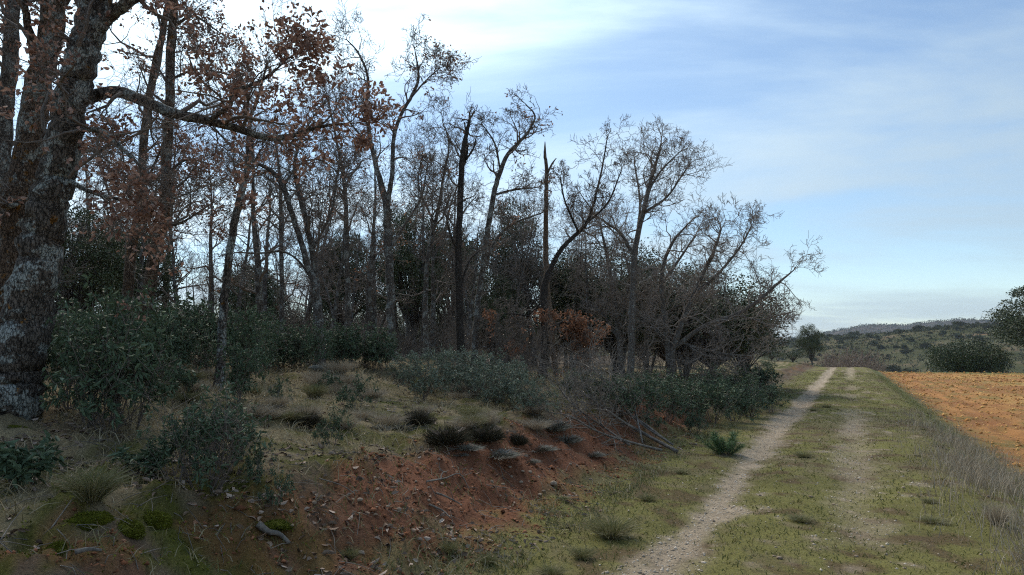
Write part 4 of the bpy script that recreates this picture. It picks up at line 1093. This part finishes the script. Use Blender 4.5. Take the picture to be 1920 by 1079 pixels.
x, y, s, t = scatter(115000, 2, 62, -3.6, 2.9, 1.9); c_, mk = ground_colour(x, y)
x, y = keep(x, y, mk['verge'] * (1 - mk['g']) ** 2 * (.35 + .65 * sstep(.4, .6, fbm(x * 1.3, y * 1.3, 301))))
n = len(x); P = np.stack([x, y, H(x, y) - .005], 1)
stuff('verge_grass', blades_mesh('verge_grass', P, updir(n, .5), nr.uniform(.018, .06, n), nr.uniform(.004, .009, n) * (1 + y / 25), M['grass'], .35), 'short green and yellowish grass on the verges and between the ruts', 'grass')
x, y, s, t = scatter(75000, 4, 40, .5, 3.0, 1.4)
dn = np.exp(-((t - 1.75) / .6) ** 2) * sstep(27, 12, s) * (.04 + .96 * sstep(.42, .6, fbm(x * .9, y * .9, 311)))
x, y = keep(x, y, dn); n = len(x); P = np.stack([x, y, H(x, y) - .01], 1)
stuff('dead_grass', blades_mesh('dead_grass', P, updir(n, .22), nr.uniform(.10, .36, n), .0045 * (1 + y / 30), M['greygrass'], .3), 'thin grey dead grass standing along the edge of the orange field', 'grass')
x, y, s, t = scatter(86000, 3, 32, -14, -3.9, 1.3); c_, mk = ground_colour(x, y)
x, y = keep(x, y, (.15 + .85 * mk['dry']) * (1 - .8 * mk['moss']) * sstep(.28, .46, fbm(x * 1.0, y * 1.0, 321)) * sstep(-4.0, -4.5, t + wander(s, t)))
n = len(x); P = np.stack([x, y, H(x, y) - .01], 1)
stuff('bank_grass', blades_mesh('bank_grass', P, updir(n, .45), nr.uniform(.05, .22, n), .005 * (1 + y / 20), M['drygrass'], .45), 'dry straw-coloured grass covering the top of the bank', 'grass')
x, y, s, t = scatter(26000, 2.5, 24, -4.2, -2.4, 1.4)
x, y = keep(x, y, sstep(.45, .62, fbm(x * 1.5, y * 1.5, 331)) * (.3 + .7 * sstep(-3.4, -2.9, t)))
n = len(x); P = np.stack([x, y, H(x, y) - .01], 1)
stuff('ditch_grass', blades_mesh('ditch_grass', P, updir(n, .4), nr.uniform(.05, .17, n), .005 * (1 + y / 20), M['tussock'], .4), 'mixed green and dry grass at the foot of the cut', 'grass')
x, y, s, t = scatter(70000, 1, 26, -8.5, -3.6, 1.4); c_, mk = ground_colour(x, y)
x, y = keep(x, y, mk['moss'] * .8); n = len(x); P = np.stack([x, y, H(x, y) - .004], 1)
stuff('moss', blades_mesh('moss', P, updir(n, .8), nr.uniform(.012, .03, n), .010, M['mossy'], .3), 'yellow-green moss cushions on the bank', 'moss')
x, y, s, t = scatter(40000, 1, 30, -12, -2.5, 1.8)
x, y = keep(x, y, sstep(.42, .62, fbm(x * 1.2, y * 1.2, 341)) * (.4 + .6 * sstep(9, 4, s))); n = len(x)
P = np.stack([x, y, H(x, y) + .006], 1); D = nr.normal(size=(n, 3)) * np.array([1, 1, .22])
stuff('fallen_leaves', leaves_mesh('fallen_leaves', P, D, nr.uniform(.04, .085, n), nr.uniform(.022, .042, n), M['litter'], .3, True), 'fallen brown oak leaves littering the bank and the foot of the cut', 'leaves')
x, y, s, t = scatter(2600, 1.5, 16, -9, -2.6, 1.6); n = len(x); lines = []
a_ = nr.rand(n) * 6.28; l_ = nr.uniform(.06, .28, n); x1, y1 = x + np.cos(a_) * l_, y + np.sin(a_) * l_
A0 = np.stack([x, y, H(x, y) + .008], 1); A2 = np.stack([x1, y1, H(x1, y1) + nr.uniform(.005, .04, n)], 1); A1 = (A0 + A2) / 2 + nr.normal(size=(n, 3)) * np.array([.015, .015, .004]) + np.array([0, 0, .012])
lines = [([A0[i], A1[i], A2[i]], [.0035, .003, .0015]) for i in range(n)]
stuff('twig_litter', tube_mesh('twig_litter', lines, lambda r: 3, M['deadwood']), 'small dry twigs littering the bank and the red cut', 'twigs')
x, y, s, t = scatter(60000, 4.5, 34, -2.4, 1.2, 1.7); c_, mk = ground_colour(x, y)
x, y = keep(x, y, np.clip(mk['g'] * .75 + .02, 0, 1)); n = len(x); P = np.stack([x, y, H(x, y)], 1)
stuff('gravel', lumps_mesh('gravel', P, nr.gamma(2.0, .006, n) + .008, M['gravel']), 'pale gravel in the wheel ruts of the track', 'gravel')
x, y, s, t = scatter(20000, 2, 20, -4.7, -2.7, 1.3); c_, mk = ground_colour(x, y)
x, y = keep(x, y, mk['soil'] * .8); n = len(x); P = np.stack([x, y, H(x, y)], 1)
stuff('soil_crumbs', lumps_mesh('soil_crumbs', P, nr.gamma(1.6, .010, n) + .008, M['redcrumb']), 'crumbs of red earth and grit on the cut', 'soil')
x, y, s, t = scatter(27000, 6, 82, 2.5, 26, 1.35)
x, y = keep(x, y, (t < 8 + s * .3) * .85); n = len(x); P = np.stack([x, y, H(x, y)], 1)
xw, yw, sw, tw_ = scatter(30000, 5, 60, 2.2, 14, 1.5)
xw, yw = keep(xw, yw, np.maximum(sstep(3.8, 2.6, tw_) * .6, .10) * sstep(.5, .66, fbm(xw * .8, yw * .8, 351))); nw = len(xw)
stuff('field_weeds', blades_mesh('field_weeds', np.stack([xw, yw, H(xw, yw) - .01], 1), updir(nw, .6), nr.uniform(.04, .13, nw), .008 * (1 + yw / 25), M['grass'], .35), 'green weeds sprouting at the margin of the orange field', 'weeds')
stuff('soil_clods', lumps_mesh('soil_clods', P, (nr.gamma(2.0, .016, n) + .02) * (1 + y / 70), M['clod'], .8), 'orange clods of the freshly worked field', 'soil')

# ------------------------------------------------------------------ scrub on the far hillside
hs = [proto_holm(321, 3.0, 4.5, 40, 45, .45, .3, 'hillside_bush', 'scrub', .8), proto_holm(322, 3.4, 4.0, 36, 45, .45, .3, 'hillside_bush', 'holm', .8)]
G = 'evergreen bushes on the hillside'
for i in range(290):
    px = rng.uniform(1430, 1960); r = 235 + 430 * rng.random() ** .8; th = math.atan((px - 960) / FPX)
    x, y = r * math.sin(th), r * math.cos(th); z = float(far_height(np.array([r]), np.array([th]))[0]); k = .35 + .9 * rng.random() ** 2
    hs[i % 2].place((x, y, z - .4), k * rng.uniform(.9, 1.5), k, rng.uniform(0, 6.28), 'dark evergreen bush dotted on the scrubby hillside beyond the track', 'bush', G)
n = 5000; px = nr.uniform(1300, 2100, n); th = np.arctan((px - 960) / FPX); r = 230 + 450 * nr.rand(n) ** .7
base = np.stack([r * np.sin(th), r * np.cos(th), far_height(r, th)], 1)
kk = 8; P = np.repeat(base, kk, 0) + nr.normal(size=(n * kk, 3)) * np.repeat(nr.uniform(.4, 1.1, (n, 1)), kk, 0) * np.array([1, 1, .5]) + np.array([0, 0, .5])
stuff('hillside_scrub', leaves_mesh('hillside_scrub', P, nr.normal(size=(n * kk, 3)), .9, .65, M['scrub'], .2, False, np.repeat(nr.rand(n), kk) * .6 + nr.rand(n * kk) * .4), 'low brown-green scrub covering the far hillside', 'scrub')
n = 1500; px = nr.uniform(1300, 2100, n); th = np.arctan((px - 960) / FPX); r = 2050 + 620 * nr.rand(n)
base = np.stack([r * np.sin(th), r * np.cos(th), far_height(r, th)], 1)
kk = 10; P = np.repeat(base, kk, 0) + nr.normal(size=(n * kk, 3)) * np.array([3.2, 3.2, 1.8]) + np.array([0, 0, 2.])
stuff('ridge_scrub', leaves_mesh('ridge_scrub', P, nr.normal(size=(n * kk, 3)), 4., 3., M['scrub'], .2), 'tiny trees and scrub along the distant ridge', 'scrub')

# ------------------------------------------------------------------ the air
import bmesh
bm = bmesh.new(); bmesh.ops.create_cube(bm, size=1.0)
for v in bm.verts: v.co = Vector((v.co.x * 15000, v.co.y * 15000, -45 if v.co.z < 0 else 150))
me = bpy.data.meshes.new('haze'); bm.to_mesh(me); bm.free()
m = bpy.data.materials.new('haze_air'); m.use_nodes = True; m.node_tree.nodes.clear()
o_ = m.node_tree.nodes.new('ShaderNodeOutputMaterial'); pv = m.node_tree.nodes.new('ShaderNodeVolumePrincipled')
pv.inputs['Color'].default_value = (.72, .80, .92, 1); pv.inputs['Density'].default_value = .00010; pv.inputs['Anisotropy'].default_value = .2
m.node_tree.links.new(pv.outputs[0], o_.inputs['Volume'])
tag(obj('haze', me, m), kind='stuff')

# ------------------------------------------------------------------ tell the look-alikes of a row apart by their order
ORD = 'first second third fourth fifth sixth seventh eighth ninth tenth eleventh twelfth thirteenth fourteenth fifteenth sixteenth seventeenth eighteenth nineteenth twentieth twenty-first twenty-second twenty-third twenty-fourth'.split()
rows = {}
for o in C.objects:
    if o.parent is None and o.get('group') in ('bare oaks in the left of the wood', 'bare oaks in the middle of the wood', 'bare oaks behind the snag', 'bare oaks at the right end of the wood', 'pale cistus below the splintered trunk',
            'dark cistus of the middle band', 'dark cistus of the left thicket', 'dark cistus beside the track', 'leafless bushes under the many-stemmed oak', 'pinkish leafless bushes beyond the crest', 'grey dwarf shrubs along the lip of the cut'):
        rows.setdefault(o['group'], []).append(o)
for g_, os_ in rows.items():
    os_.sort(key=lambda o: o.location.x / o.location.y)
    for o, w_ in zip(os_, ORD): o['label'] = o['label'] + ', ' + w_ + ' from the left'
